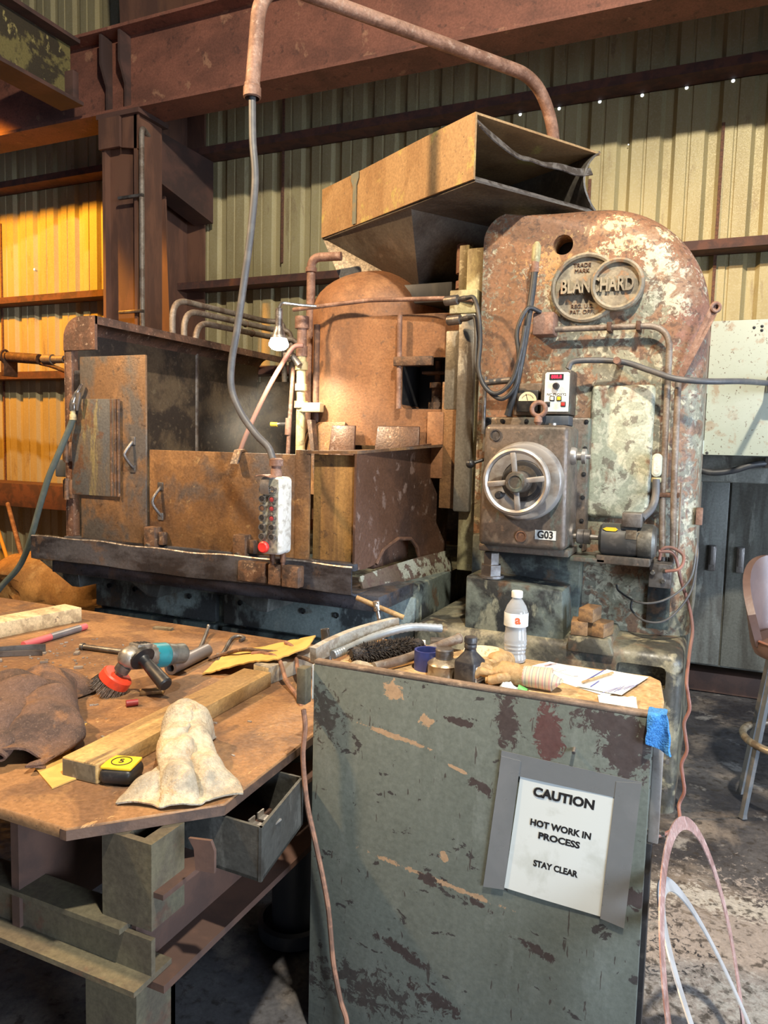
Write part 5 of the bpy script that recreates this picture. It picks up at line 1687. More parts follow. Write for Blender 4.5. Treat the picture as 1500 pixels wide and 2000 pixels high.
# air hose with blow gun
ah = thing('air_hose', 'grey-green air hose with blow gun hooked on guard post', 'hose', (-3.3, 3.08, 1.7))
mb = MB()
mb.tube(spline([(-3.285, 3.09, 1.655), (-3.32, 3.08, 1.57), (-3.37, 3.06, 1.45), (-3.43, 3.05, 1.33), (-3.50, 3.05, 1.17), (-3.585, 3.06, 0.985), (-3.66, 3.08, 0.87), (-3.76, 3.1, 0.76), (-3.92, 3.1, 0.62), (-4.15, 3.1, 0.35), (-4.35, 3.1, 0.05)], 8), 0.0175, 12)
mb.build('hose', M['greenhose'], ah)
mb = MB()
mb.tube([(-3.285, 3.09, z) for z in (1.648, 1.65, 1.68, 1.681, 1.70)], [0.016, 0.019, 0.019, 0.014, 0.014], 12)
mb.build('brass_fitting', M['creampipe'], ah)
mb = MB()
mb.tube(spline([(-3.285, 3.09, 1.70), (-3.285, 3.09, 1.74), (-3.27, 3.10, 1.79), (-3.235, 3.11, 1.85)], 5), [0.017] * 8 + [0.014] * 4 + [0.009] * 4, 10)
mb.box((-3.30, 3.075, 1.70), (-3.26, 3.105, 1.745), 0.006)
gun = mb.build('blow_gun', M['chrome'], ah)
mb = MB()
mb.prism([(-3.25, 3.08, 1.80), (-3.22, 3.08, 1.80), (-3.245, 3.08, 1.70), (-3.255, 3.08, 1.70)], (0, 0.012, 0), 0.002)
mb.build('trigger', M['dullsteel'], gun)
mb = MB()
mb.box((-3.55, 3.2, 1.32), (-3.415, 3.4, 1.42), 0.008)
tag(mb.build('side_latch', M['bluepipe']), 'dark blue-grey block on the guard outer left side', 'latch')

# ================================================================== STEEL TABLE
CAM_SCALE[:] = [1.24, -0.372]  # table set enlarged about the camera position, so it stands farther away
tb = thing('steel_table', 'heavy rusty steel plate table on olive beams', 'table', (-1.9, 1.5, 0))
ZT = 0.88
outline = [(-2.95, 2.14), (-2.95, 0.90), (-0.984, 0.90), (-0.797, 1.095), (-0.822, 1.60), (-0.83, 2.14)]
mb = MB()
mb.prism([(x, y, ZT - 0.022) for x, y in outline], (0, 0, 0.022), 0.0025, 1)
mb.build('tabletop', M['table'], tb)
mb = MB()
mb.prism([(-0.998, 0.899, ZT - 0.0215), (-0.983, 0.899, ZT - 0.0215), (-0.7955, 1.0945, ZT - 0.0215), (-0.8205, 1.60, ZT - 0.0215), (-0.823, 1.60, ZT - 0.0215), (-0.799, 1.096, ZT - 0.0215), (-0.985, 0.903, ZT - 0.0215), (-0.998, 0.903, ZT - 0.0215)], (0, 0, 0.0185))
mb.build('plate_edge', M['tableedge'], tb)
mb = MB()
mb.box((-1.17, 0.94, 0.60), (-1.15, 1.95, 0.858))
mb.build('side_plate', M['brownplate'], tb)
mb = MB()
mb.box((-0.958, 0.955, 0.70), (-0.872, 0.968, 0.858))
mb.box((-0.920, 0.968, 0.70), (-0.908, 1.03, 0.858))
mb.box((-0.958, 1.03, 0.70), (-0.858, 1.042, 0.858))
mb.box((-0.872, 0.955, 0.70), (-0.846, 1.042, 0.858))
mb.build('post', M['frame'], tb)
for (y0, y1) in ((0.905, 1.0), (1.80, 1.90)):
    mb = MB()
    mb.box((-2.9, y0, 0.615), (-0.840, y1, 0.625))
    mb.box((-2.9, y0 + 0.03, 0.69), (-0.90, y1, 0.70))
    mb.box((-2.9, (y0 + y1) / 2 - 0.005, 0.625), (-0.84, (y0 + y1) / 2 + 0.005, 0.69))
    mb.build('cross_beam', M['frame'], tb)
for x0 in (-0.985, -2.7):
    mb = MB()
    mb.box((x0 + 0.03, 0.95, 0.60), (x0 + 0.17, 1.9, 0.614))
    mb.box((x0 + 0.09, 0.96, 0.614), (x0 + 0.10, 1.9, 0.76))
    mb.box((x0 + 0.04, 0.96, 0.76), (x0 + 0.16, 1.9, 0.77))
    mb.build('side_beam', M['brownplate'], tb)
    for y0 in (0.94, 1.78):
        mb = MB()
        mb.box((x0, y0, 0.30), (x0 + 0.118, y0 + 0.012, 0.60))
        mb.box((x0 + 0.052, y0 + 0.012, 0.30), (x0 + 0.064, y0 + 0.09, 0.60))
        mb.box((x0, y0 + 0.09, 0.30), (x0 + 0.118, y0 + 0.102, 0.60))
        if x0 > -1:
            mb.box((x0 + 0.106, y0 + 0.012, 0.30), (x0 + 0.118, y0 + 0.102, 0.60))
        mb.build('leg', M['frame'], tb)
# drawer
dw = thing('steel_tray', 'open grey steel tray sticking out under the table', 'tray', (-0.85, 1.35, 0.74))
foot = [(-0.955, 1.10), (-0.714, 1.094), (-0.752, 1.309), (-0.955, 1.309)]
mb = MB()
mb.prism([(x, y, 0.750) for x, y in foot], (0, 0, 0.006))
for (p, q) in zip(foot, foot[1:] + foot[:1]):
    p, q = V((p[0], p[1], 0.750)), V((q[0], q[1], 0.750))
    n_ = V((-(q - p).y, (q - p).x, 0)).normalized() * 0.006
    mb.prism([p, q, q + n_, p + n_], (0, 0, 0.104))
mb.build('tray', M['greybox'], dw)
for yy in (1.13, 1.16):
    mb = MB()
    mb.box((-0.768, yy, 0.826), (-0.725, yy + 0.020, 0.829))
    mb.box((-0.768, yy, 0.829), (-0.765, yy + 0.020, 0.840))
    mb.build('divider_tab', M['steel'], dw)
mb = MB()
mb.prism([(-0.800, 0.995, 0.862), (-0.760, 1.005, 0.862), (-0.752, 1.005, 0.845), (-0.752, 1.005, 0.805), (-0.784, 0.995, 0.808), (-0.788, 0.995, 0.846)], (0, 0.006, 0))
tag(mb.build('hanging_strap', M['brownplate']), 'short brown flat bar hanging from the table edge', 'strap')

# ---- on the table
def plank(name, label, c, size, ang, m, mend, rise=0.0, group=None):
    th = thing(name, label, 'lumber', c, group)
    rot = Matrix.Rotation(ang, 3, 'Z')
    mb = MB()
    mb.obox(V(c) + V((0, 0, size[2] / 2)), size, rot, 0.003)
    mb.build('plank', m, th)
    for s in (-1, 1):
        mb = MB()
        mb.obox(V(c) + rot @ V((0, s * (size[1] / 2 + 0.0003), 0)) + V((0, 0, size[2] / 2)), (size[0] - 0.006, 0.0012, size[2] - 0.006), rot)
        mb.build('end_grain', mend, th)
    return th


plank('lumber_stud', 'long stained pine stud lying across the table front', (-1.119, 1.375, ZT), (0.088, 0.66, 0.040), R_(2.2), M['lumber'], M['lumberend'])
plank('lumber_stud', 'pale weathered timber at the table back left corner', (-2.19, 1.70, ZT), (0.10, 0.62, 0.052), R_(-9), M['palelumber'], M['palelumber'])
plank('lumber_stud', 'short grey-black weathered timber under the torn cardboard', (-1.11, 1.84, ZT), (0.06, 0.25, 0.05), R_(-8), M['greylumber'], M['palelumber'])

# torn cardboard leaning over the timbers
mb = MB()
c0 = [V(p) for p in ((-1.310, 1.690, 0.886), (-1.255, 1.724, 0.903), (-1.169, 1.735, 0.932), (-1.100, 1.752, 0.945), (-1.054, 1.842, 0.962))]
c1 = [V(p) for p in ((-1.356, 1.824, 0.888), (-1.340, 1.875, 0.901), (-1.239, 1.870, 0.930), (-1.164, 1.909, 0.950), (-1.084, 1.949, 0.970))]
s0, s1 = spline(c0, 8), spline(c1, 8)
def cardf(u, v):
    i = min(int(round(u * (len(s0) - 1))), len(s0) - 1)
    p = s0[i].lerp(s1[i], v)
    return p + V((0.006 * nz(i * 0.9, v * 7) * (1 if v in (0, 1) else 0.2), 0.008 * nz(i * 1.7, v * 3, 5) * (1 if v in (0, 1) else 0.2), 0.003 * nz(i * 0.5, v * 2)))
mb.grid(cardf, len(s0) - 1, 8, 0.004)
tag(mb.build('torn_cardboard', M['card']), 'torn bright yellow-brown cardboard strip leaning over timbers', 'cardboard')
mb = MB()
mb.prism([(-1.38, 1.20, ZT + 0.0006), (-1.314, 1.268, ZT + 0.0006), (-1.26, 1.16, ZT + 0.0006), (-1.112, 1.055, ZT + 0.0006), (-1.122, 0.994, ZT + 0.0006), (-1.24, 1.05, ZT + 0.0006)], (0, 0, 0.003))
tag(mb.build('cardboard_sheet', M['card']), 'flat yellowish cardboard sheet lying under the brown rag', 'cardboard')


# crumpled rags: sheets thrown into folds that lean over along their own direction
CAM_SCALE[:] = [1.0, 0.0]
ZTR = 0.7195


def rag(name, label, fn, nu, nv, m, thick):
    mb = MB()
    mb.grid(fn, nu, nv)
    o = mb.build(name, m, None, 80)
    md = o.modifiers.new('thickness', 'SOLIDIFY')
    md.thickness = thick
    md.offset = 0.0
    return tag(o, label, 'rag')


def smooth(t):
    t = min(1.0, max(0.0, t))
    return t * t * (3 - 2 * t)


def white_rag(u, v):
    far, near = V((-1.300, 1.610, 0)), V((-1.085, 1.325, 0))
    ax_ = (near - far)
    ln_ = ax_.length
    ax_ = ax_ / ln_
    sd_ = V((-ax_.y, ax_.x, 0))
    wd = 0.052 + 0.062 * smooth((v - 0.25) / 0.75)
    ph = 2 * PI * (2.3 * u + 0.22 * math.sin(3.4 * v + 0.6) + 0.35 * nz(u * 2.2, v * 2.4, 4.0))
    lift = 0.024 * (1 - v) + 0.012
    edge = 1 - abs(2 * u - 1) ** 9
    dome = 0.062 * (1 - v) ** 0.7 + 0.008
    z = (lift * (1 + math.cos(ph)) + dome * (1 - (2 * u - 1) ** 2) + 0.014 * nz(u * 7, v * 8, 1.0) + 0.006 * nz(u * 17, v * 17, 3.0)) * edge
    z *= smooth(v / 0.10) * (0.25 + 0.75 * smooth((1.0 - v) / 0.16))
    s = (u - 0.5) * 2 * wd + 0.9 * lift * math.sin(ph)
    s += 0.022 * smooth((v - 0.6) / 0.4) * (2 * u - 1) ** 3
    t = ln_ * v + 0.045 * math.sin(PI * u) * v ** 2 + 0.016 * nz(u * 5, v * 3, 7.0)
    p = far + ax_ * t + sd_ * s
    return (p.x, p.y, ZTR + 0.005 + max(0.0, z))


def brown_rag(u, v):
    far, near = V((-2.05, 1.675, 0)), V((-1.585, 1.235, 0))
    ax_ = (near - far)
    ln_ = ax_.length
    ax_ = ax_ / ln_
    sd_ = V((-ax_.y, ax_.x, 0))
    ph = 2 * PI * (2.9 * u + 0.30 * math.sin(4.6 * v + 1.1) + 0.55 * nz(u * 2.4, v * 2.6, 14.0))
    lift = (0.052 + 0.050 * nz(u * 3.0, v * 3.6, 6.0)) * (0.8 + 0.4 * math.sin(PI * v))
    edge = 1 - abs(2 * u - 1) ** 7
    crest = ((1 + math.cos(ph)) / 2) ** 1.3
    z = (1.55 * lift * crest + 0.018 * (1 - (2 * u - 1) ** 2) + 0.034 * nz(u * 6, v * 8, 1.0) + 0.014 * nz(u * 15, v * 15, 3.0)) * edge
    z *= 0.55 + 0.45 * smooth(min(v, 1 - v) / 0.25)
    wd = 0.150 + 0.03 * nz(v * 3, 2.0, 5.0)
    s = (u - 0.5) * 2 * wd + 1.0 * lift * math.sin(ph) + 0.05 * math.sin(3.1 * v + 0.4)
    t = ln_ * v + 0.03 * nz(u * 6, v * 3, 7.0) + 0.045 * math.sin(2 * PI * u * 1.3) * (v - 0.4)
    p = far + ax_ * t + sd_ * s
    return (p.x, p.y, ZTR + 0.006 + max(0.0, z))


rag('brown_rag', 'crumpled brown terry rag at the table left front', brown_rag, 120, 90, M['brownrag'], 0.006)
rag('white_rag', 'dirty white terry rag draped beside the tape measure', white_rag, 90, 80, M['whiterag'], 0.004)
CAM_SCALE[:] = [1.24, -0.372]  # scaling about the camera position resumes for the remaining table items

# tape measure
tm = thing('tape_measure', 'yellow and black tape measure tucked under white rag', 'tape measure', (-1.035, 1.085, ZT))
tr_ = Matrix.Rotation(R_(18), 3, 'Z')
mb = MB()
mb.obox((-1.035, 1.085, ZT + 0.017), (0.070, 0.066, 0.033), tr_, 0.014, 4)
mb.build('case', M['black'], tm)
mb = MB()
mb.obox((-1.035, 1.085, ZT + 0.0345), (0.062, 0.056, 0.007), tr_, 0.003, 2)
mb.build('yellow_face', M['yellow'], tm)
mb = MB()
mb.lathe([(0.020, 0), (0.020, 0.0015), (0.0185, 0.0015), (0.0185, 0)], (-1.035, 1.085, ZT + 0.0378), (0, 0, 1), 28, closed=True)
mb.build('face_ring', M['ink'], tm)
text('5', 0.024, (-1.035, 1.085, ZT + 0.0388), M['ink'], tm, rot=Matrix.Rotation(R_(30), 3, 'Z'), ext=0.0004)

# angle grinder with wire cup brush
ag = thing('angle_grinder', 'teal angle grinder with red cup wire brush and black side handle', 'power tool', (-1.38, 1.52, ZT))
H0 = V((-1.385, 1.485, 0.975))
T0 = V((-1.335, 1.80, 0.925))
axg = (T0 - H0).normalized()
mb = MB()
mb.tube([H0 + axg * t_ for t_ in (0.066, 0.070, 0.115, 0.120)], [0.030, 0.034, 0.034, 0.030], 20)
mb.build('motor_housing', M['teal'], ag)
mb = MB()
mb.tube([H0 + axg * t_ for t_ in (0.120, 0.125, 0.150, 0.180, 0.188)], [0.030, 0.032, 0.028, 0.029, 0.022], 20)
mb.build('rear_handle', M['greybox'], ag)
mb = MB()
mb.tube([H0 + axg * t_ for t_ in (-0.030, -0.022, 0.0, 0.05, 0.072, 0.078)], [0.012, 0.024, 0.032, 0.034, 0.034, 0.030], 16)
gh = mb.build('gear_head', M['castalu'], ag)
mb = MB()
rotg = axg.to_track_quat('Y', 'Z').to_matrix()
mb.obox(H0 + axg * 0.035 + V((0, 0, 0.030)), (0.040, 0.05, 0.016), rotg, 0.004)
mb.build('vent_plate', M['castalu'], gh)
for k in range(4):
    mb = MB()
    mb.obox(H0 + axg * (0.022 + 0.011 * k) + V((0, 0, 0.0385)), (0.026, 0.005, 0.002), rotg)
    mb.build('vent_slot', M['black'], gh)
sx_ = V((-0.03, -0.10, -0.75)).normalized()
B0 = H0 + V((-0.006, -0.012, -0.018))
sd = V((-0.40, -0.35, -0.85)).normalized()
sd = V((-0.50, -0.26, -0.82)).normalized()
mb = MB()
mb.tube([B0, B0 + sd * 0.02, B0 + sd * 0.021, B0 + sd * 0.034], [0.020, 0.020, 0.012, 0.012], 14)
mb.build('spindle', M['dullsteel'], ag)
BC = B0 + sd * 0.030
mb = MB()
mb.lathe([(0.010, 0), (0.037, 0.0), (0.0415, 0.004), (0.0425, 0.025), (0.0385, 0.025), (0.037, 0.006), (0.010, 0.006)], BC, sd, 32, closed=True)
br_ = mb.build('brush_cup', M['redcup'], ag)
mb = MB()
random.seed(11)
xx_ = sd.orthogonal().normalized()
yy_ = sd.cross(xx_)
for k in range(420):
    a = random.random() * 2 * PI
    r1 = random.uniform(0.022, 0.037)
    r2 = r1 * random.uniform(1.15, 1.45)
    p_ = BC + sd * 0.012 + (xx_ * math.cos(a) + yy_ * math.sin(a)) * r1
    a2 = a + random.uniform(-0.15, 0.15)
    q_ = BC + sd * random.uniform(0.050, 0.060) + (xx_ * math.cos(a2) + yy_ * math.sin(a2)) * r2
    mb.tube([p_, q_], [0.0013, 0.0009], 3, False)
ws = mb.build('wire_bristles', M['wire'], br_)
ws['kind'] = 'stuff'
hs, he = H0 + V((0.028, 0.010, 0.004)), H0 + V((0.135, -0.015, -0.052))
hd = (he - hs).normalized()
mb = MB()
mb.tube([hs, hs + hd * 0.004, hs + hd * 0.010, hs + hd * 0.013, hs + hd * 0.02, hs + hd * 0.07, hs + hd * 0.105, hs + hd * 0.115, hs + hd * 0.12], [0.014, 0.034, 0.034, 0.017, 0.0145, 0.0175, 0.0185, 0.0195, 0.016], 20)
mb.build('side_handle', M['black'], ag)
mb = MB()
mb.tube([hs - hd * 0.018, hs], 0.007, 10)
mb.build('handle_stud', M['dullsteel'], ag)

# sticks, rods, tubes on the table
ms = thing('marking_stick', 'pink and grey taped marking stick lying near pale timber', 'stick', (-1.985, 1.78, ZT))
for a_, b_, m_ in (((-1.972, 1.645), (-1.978, 1.755), 'pinkstick'), ((-1.978, 1.755), (-1.986, 1.885), 'greytube'), ((-1.986, 1.885), (-1.988, 1.915), 'pinkstick')):
    mb = MB()
    mb.tube([(a_[0], a_[1], ZT + 0.012), (b_[0], b_[1], ZT + 0.012)], 0.0115 if m_ == 'pinkstick' else 0.0125, 12)
    mb.build('wrap', M[m_], ms)
mb = MB()
mb.grid(lambda u, v: (-2.02 + 0.14 * u + 0.0, 1.55 + 0.10 * u - 0.05 * (1 - u) ** 2, ZT + 0.001 + 0.026 * v), 10, 1, 0.004)
mb.grid(lambda u, v: (-2.02 + 0.16 * u, 1.53 + 0.09 * u - 0.05 * (1 - u) ** 2, ZT + 0.001 + 0.016 * v), 10, 1, 0.004)
tag(mb.build('bent_flat_bar', M['dullsteel']), 'bent dark flat bar at the table left edge', 'bar')
mb = MB()
mb.tube([(-1.81, 1.725, ZT + 0.010), (-1.80, 1.726, ZT + 0.010), (-1.799, 1.726, ZT + 0.010), (-1.62, 1.745, ZT + 0.010)], [0.012, 0.012, 0.0085, 0.0085], 10)
tag(mb.build('steel_pin', M['dullsteel']), 'round steel pin lying behind the grinder head', 'pin')
mb = MB()
mb.tube([(-1.318, 1.398, ZT + 0.0085), (-1.30, 1.420, ZT + 0.0085)], 0.0085, 14)
tag(mb.build('crayon_stub', M['dkred']), 'tiny dark red crayon stub below the grinder brush', 'crayon')
tu = MB()
c_ = V((-1.392, 1.652, ZT + 0.021))
dd = V((-0.024, 0.196, 0)).normalized()
tu.lathe([(0.020, 0), (0.020, 0.20), (0.0115, 0.20), (0.0115, 0)], c_, dd, 24, closed=True)
tag(tu.build('grey_tube', M['greytube']), 'thick walled grey tube lying behind the long pine stud', 'tube')
for pts_, lab in (([(-1.44, 1.82, ZT + 0.006), (-1.50, 1.93, ZT + 0.007), (-1.575, 2.06, ZT + 0.02), (-1.585, 2.08, ZT + 0.03)], 'thin bent steel rod near the table back edge, further left'),
                  ([(-1.345, 1.81, ZT + 0.006), (-1.40, 1.92, ZT + 0.006), (-1.46, 2.04, ZT + 0.008), (-1.455, 2.075, ZT + 0.01), (-1.43, 2.07, ZT + 0.008), (-1.425, 2.04, ZT + 0.006)], 'hooked steel rod near the table back edge, further right'),
                  ([(-1.60, 1.76, ZT + 0.006), (-1.52, 1.83, ZT + 0.006), (-1.46, 1.87, ZT + 0.006)], 'short straight steel rod behind the grinder body')):
    mb = MB()
    mb.tube(spline(pts_, 6), 0.006, 10)
    tag(mb.build('steel_rod', M['dullsteel']), lab, 'rod')
mb = MB()
mb.obox((-1.76, 2.05, ZT + 0.004), (0.07, 0.022, 0.008), Matrix.Rotation(R_(10), 3, 'Z'))
tag(mb.build('wood_chip', M['lumberend']), 'small grey wood sliver at the table back edge', 'chip')
mb = MB()
random.seed(5)
for k in range(130):
    if k < 70:
        x, y = random.gauss(-1.80, 0.10), random.gauss(1.62, 0.09)
    else:
        x, y = random.uniform(-1.7, -0.9), random.uniform(1.0, 1.95)
        if x > -0.9 + 0.0:
            continue
    s_ = random.uniform(0.0015, 0.006) * (2.2 if k < 8 else 1)
    mb.obox((x, y, ZT + s_ * 0.3), (s_ * 2, s_, s_ * 0.5), Matrix.Rotation(random.random() * 6, 3, 'Z'))
chips = tag(mb.build('metal_chips', M['steel']), 'scattered metal chips and grit on the table plate', 'debris')
chips['kind'] = 'stuff'
mb = MB()
mb.prism([(-1.36, 1.50, ZT + 0.001), (-1.31, 1.535, ZT + 0.001), (-1.30, 1.515, ZT + 0.001), (-1.345, 1.475, ZT + 0.001)], (0, 0, 0.010), 0.002)
tag(mb.build('scrap_plate', M['rustplain']), 'small rusty scrap piece in the grinder shadow', 'scrap')
for pts_, lab, m_ in (
        ([(-1.385, 1.82, 0.886), (-1.346, 1.845, 0.90), (-1.26, 1.82, 0.932), (-1.19, 1.815, 0.938), (-1.12, 1.82, 0.940), (-1.05, 1.82, 0.936), (-0.99, 1.80, 0.93)], 'dark brown cord lying across the torn cardboard', 'rustblock'),
        ([(-1.22, 1.81, 0.928), (-1.17, 1.80, 0.938), (-1.10, 1.765, 0.937), (-1.045, 1.715, 0.90), (-0.985, 1.665, 0.887), (-0.945, 1.62, 0.887), (-0.925, 1.608, 0.84)], 'coppery cord snaking off the timber toward the cabinet corner', 'copper'),
        ([(-1.15, 1.88, 0.955), (-1.10, 1.85, 0.945), (-1.04, 1.77, 0.91), (-0.99, 1.72, 0.887), (-0.965, 1.665, 0.888)], 'short coppery cord loop beside the grey-black timber', 'copper')):
    mb = MB()
    mb.tube(spline(pts_, 7), 0.0062, 8)
    tag(mb.build('power_cable', M[m_]), lab, 'cord')

CAM_SCALE[:] = [1.0, 0.0]
mb = MB()
mb.tube([(-1.15, 1.95, 0.0), (-1.15, 1.95, 0.690)], 0.068, 24)
pl_ = mb.build('pipe_leg', M['bluepipe'], tb)
mb = MB()
mb.lathe([(0.068, 0.0), (0.108, 0.0), (0.110, 0.012), (0.110, 0.044), (0.096, 0.05), (0.090, 0.02), (0.068, 0.02)], (-1.15, 1.95, 0), (0, 0, 1), 36)
mb.build('pipe_base', M['bluepipe'], pl_)

# ================================================================== WORK CABINET
kb = thing('work_cabinet', 'chipped grey-green wooden work cabinet with raised front board', 'cabinet', (-0.92, 1.63, 0))
mb = MB()
mb.box((-0.912, 1.632, 0.0), (-0.091, 1.655, 0.988), 0.002)
mb.build('front_board', M['cabinet'], kb)
mb = MB()
mb.box((-0.914, 1.6315, 0.987), (-0.090, 1.657, 0.999), 0.004)
mb.build('board_edge', M['brownedge'], kb)
mb = MB()
mb.box((-0.90, 1.656, 0.02), (-0.105, 2.0, 0.944), 0.003)
mb.build('body', M['cabinet'], kb)
ZC = 0.965
mb = MB()
mb.prism([(-0.905, 1.657, 0.945), (-0.082, 1.657, 0.945), (-0.080, 1.84, 0.945), (-0.098, 2.0, 0.945), (-0.125, 2.03, 0.945), (-0.905, 2.03, 0.945)], (0, 0, 0.020), 0.003, 1)
mb.build('worktop', M['osb'], kb)
mb = MB()
mb.box((-0.090, 1.664, 0.70), (-0.068, 1.69, 0.935), 0.002)
mb.build('corner_strip', M['steel'], kb)
mb = MB()
mb.box((-0.104, 1.658, 0.0), (-0.080, 1.70, 0.70), 0.002)
mb.build('corner_strip', M['black'], kb)
for z in (0.835, 0.765, 0.66):
    mb = MB()
    mb.tube([(-0.10, 1.80, z), (-0.068, 1.80, z), (-0.067, 1.80, z), (-0.060, 1.80, z)], [0.004, 0.004, 0.007, 0.007], 8)
    mb.build('bolt', M['chrome'], kb)
mb = MB()
mb.cyl((-0.250, 1.634, 0.893), (-0.250, 1.618, 0.888), 0.004, 10)
mb.build('peg', M['dullsteel'], kb)
mb = MB()
mb.box((-0.945, 1.600, 0.888), (-0.918, 1.632, 0.982), 0.003)
mb.build('side_cleat', M['frame'], kb)
mb = MB()
mb.box((-0.918, 1.634, 0.895), (-0.9125, 1.65, 0.985))
mb.build('side_strip', M['white'], kb)

# warning sign
sgn = thing('warning_sign', 'white CAUTION hot work sign taped on the cabinet board', 'sign', (-0.28, 1.63, 0.68))
mb = MB()
def papr(u, v):
    a, b_, c_, d_ = (-0.385, 0.842), (-0.142, 0.838), (-0.175, 0.523), (-0.394, 0.530)
    a, b_ = (-0.364, 0.842), (-0.157, 0.838)
    x = (a[0] * (1 - u) + b_[0] * u) * (1 - v) + (d_[0] * (1 - u) + c_[0] * u) * v
    z = (a[1] * (1 - u) + b_[1] * u) * (1 - v) + (d_[1] * (1 - u) + c_[1] * u) * v
    return (x, 1.6295 + 0.0006 * math.sin(5 * u + 3 * v), z)
mb.grid(papr, 8, 8, 0.0006)
mb.build('paper', M['signpaper'], sgn)
for poly, yy in (([(-0.413, 0.858), (-0.106, 0.848), (-0.110, 0.801), (-0.418, 0.806)], 1.6276), ([(-0.413, 0.845), (-0.368, 0.842), (-0.394, 0.526), (-0.444, 0.520)], 1.6268), ([(-0.158, 0.838), (-0.106, 0.846), (-0.125, 0.512), (-0.176, 0.520)], 1.6268)):
    mb = MB()
    mb.prism([(x, yy, z) for x, z in poly], (0, 0.0008, 0))
    mb.build('tape_strip', M['tape'], sgn)
sh = Matrix(((1, 0.075, 0), (0, 1, 0), (0, 0, 1)))


def stext(s, width, cap, x, z):
    rot = Matrix.Rotation(PI / 2, 3, 'X') @ sh
    o = text(s, 1.0, (0, 0, 0), M['ink'], None, ext=0.0, bold=0.044, rot=sh)
    xs = [v.co.x for v in o.data.vertices]
    ys = [v.co.y for v in o.data.vertices]
    kx, ky = width / (max(xs) - min(xs)), cap / (max(ys) - min(ys))
    mx_, my_ = (max(xs) + min(xs)) / 2, (max(ys) + min(ys)) / 2
    for v in o.data.vertices:
        X, Y = (v.co.x - mx_) * kx, (v.co.y - my_) * ky
        v.co = V((x + X, 1.6281, z + Y - 0.02 * X)) - sgn.location
    o.parent = sgn


stext('CAUTION', 0.136, 0.0235, -0.268, 0.776)
stext('HOT WORK IN', 0.136, 0.0165, -0.272, 0.703)
stext('PROCESS', 0.093, 0.0165, -0.274, 0.676)
stext('STAY CLEAR', 0.100, 0.0160, -0.279, 0.608)

# cord down the cabinet's left front
mb = MB()
pp = [(-0.925, 1.604, 0.875), (-0.918, 1.602, 0.83), (-0.922, 1.60, 0.76), (-0.916, 1.60, 0.69), (-0.905, 1.60, 0.62), (-0.882, 1.60, 0.535), (-0.862, 1.60, 0.46), (-0.842, 1.60, 0.375), (-0.832, 1.60, 0.30), (-0.822, 1.60, 0.22), (-0.800, 1.60, 0.13), (-0.78, 1.60, 0.07), (-0.77, 1.56, 0.012), (-0.9, 1.4, 0.008)]
mb.tube(spline(pp, 7), 0.0068, 8)
tag(mb.build('power_cable', M['copper']), 'coppery cord trailing down the cabinet board left edge', 'cord')

# ---- on the cabinet
def sweep(pts, w_, h_, name, m, label, cat):
    s_ = spline(pts, 8)
    mb = MB()
    prev = None
    for i, p in enumerate(s_):
        t_ = (s_[min(i + 1, len(s_) - 1)] - s_[max(i - 1, 0)]).normalized()
        side_ = V((t_.y, -t_.x, 0)).normalized() * w_ / 2
        u_ = side_.cross(t_).normalized()
        if u_.z < 0:
            u_ = -u_
        ring = [mb.bm.verts.new(q) for q in (p - side_, p + side_, p + side_ + u_ * h_, p - side_ + u_ * h_)]
        if prev:
            for k in range(4):
                mb.bm.faces.new((prev[k], prev[(k + 1) % 4], ring[(k + 1) % 4], ring[k]))
        else:
            mb.bm.faces.new(ring[::-1])
        prev = ring
    mb.bm.faces.new(prev)
    return tag(mb.build(name, m), label, cat)


sweep([(-0.955, 1.705, 0.966), (-0.945, 1.78, 0.974), (-0.915, 1.89, 0.985), (-0.845, 2.02, 0.999)], 0.020, 0.042, 'curved_trim', M['trimgrey'], 'curved grey wooden strip rising at the cabinet left corner', 'strip')
mb = MB()
s_ = spline([(-0.925, 1.76, 0.978), (-0.905, 1.82, 0.985), (-0.87, 1.92, 1.0), (-0.80, 2.0, 1.018), (-0.715, 2.05, 1.015)], 14)
mb.tube(s_, [0.0115 + 0.0016 * (i % 2) for i in range(len(s_))], 14)
tag(mb.build('flexible_conduit', M['flex']), 'silvery ribbed flexible conduit curving over the cabinet corner', 'conduit')
bu = thing('bench_brush', 'black bristled bench brush lying on the cabinet worktop', 'brush', (-0.80, 1.84, ZC))
b0, b1 = V((-0.868, 1.755, 0.990)), V((-0.742, 1.935, 0.990))
bd = (b1 - b0)
mb = MB()
mb.tube([b0, b0.lerp(b1, 0.05), b0.lerp(b1, 0.95), b1, b1 + bd.normalized() * 0.012], [0.012, 0.018, 0.018, 0.016, 0.010], 12)
mb.build('brush_block', M['bristle'], bu)
mb = MB()
random.seed(3)
n1 = bd.normalized().orthogonal().normalized()
n2 = bd.normalized().cross(n1)
for k in range(2600):
    t_ = random.random()
    a = random.random() * 2 * PI
    dirv = n1 * math.cos(a) + n2 * math.sin(a)
    p_ = b0.lerp(b1, t_) + dirv * 0.015
    k_ = min(1, 0.55 + 2.5 * min(t_, 1 - t_))
    q_ = b0.lerp(b1, t_) + dirv * random.uniform(0.024, 0.033) * k_ + bd * random.uniform(-0.03, 0.05) + V((0, 0, -0.004))
    if q_.z < ZC + 0.001:
        q_.z = ZC + 0.001
    mb.tube([p_, q_], [0.0016, 0.0006], 3, False)
bb = mb.build('bristles', M['bristle'], bu)
bb['kind'] = 'stuff'
rb = MB()
rb.tube(spline([(-0.775, 1.70, 0.982), (-0.73, 1.80, 0.984), (-0.69, 1.93, 0.990), (-0.655, 2.0, 1.0), (-0.648, 2.015, 1.002)], 6), [0.0125] * 14 + [0.0135] * 8 + [0.016] * 3, 12)
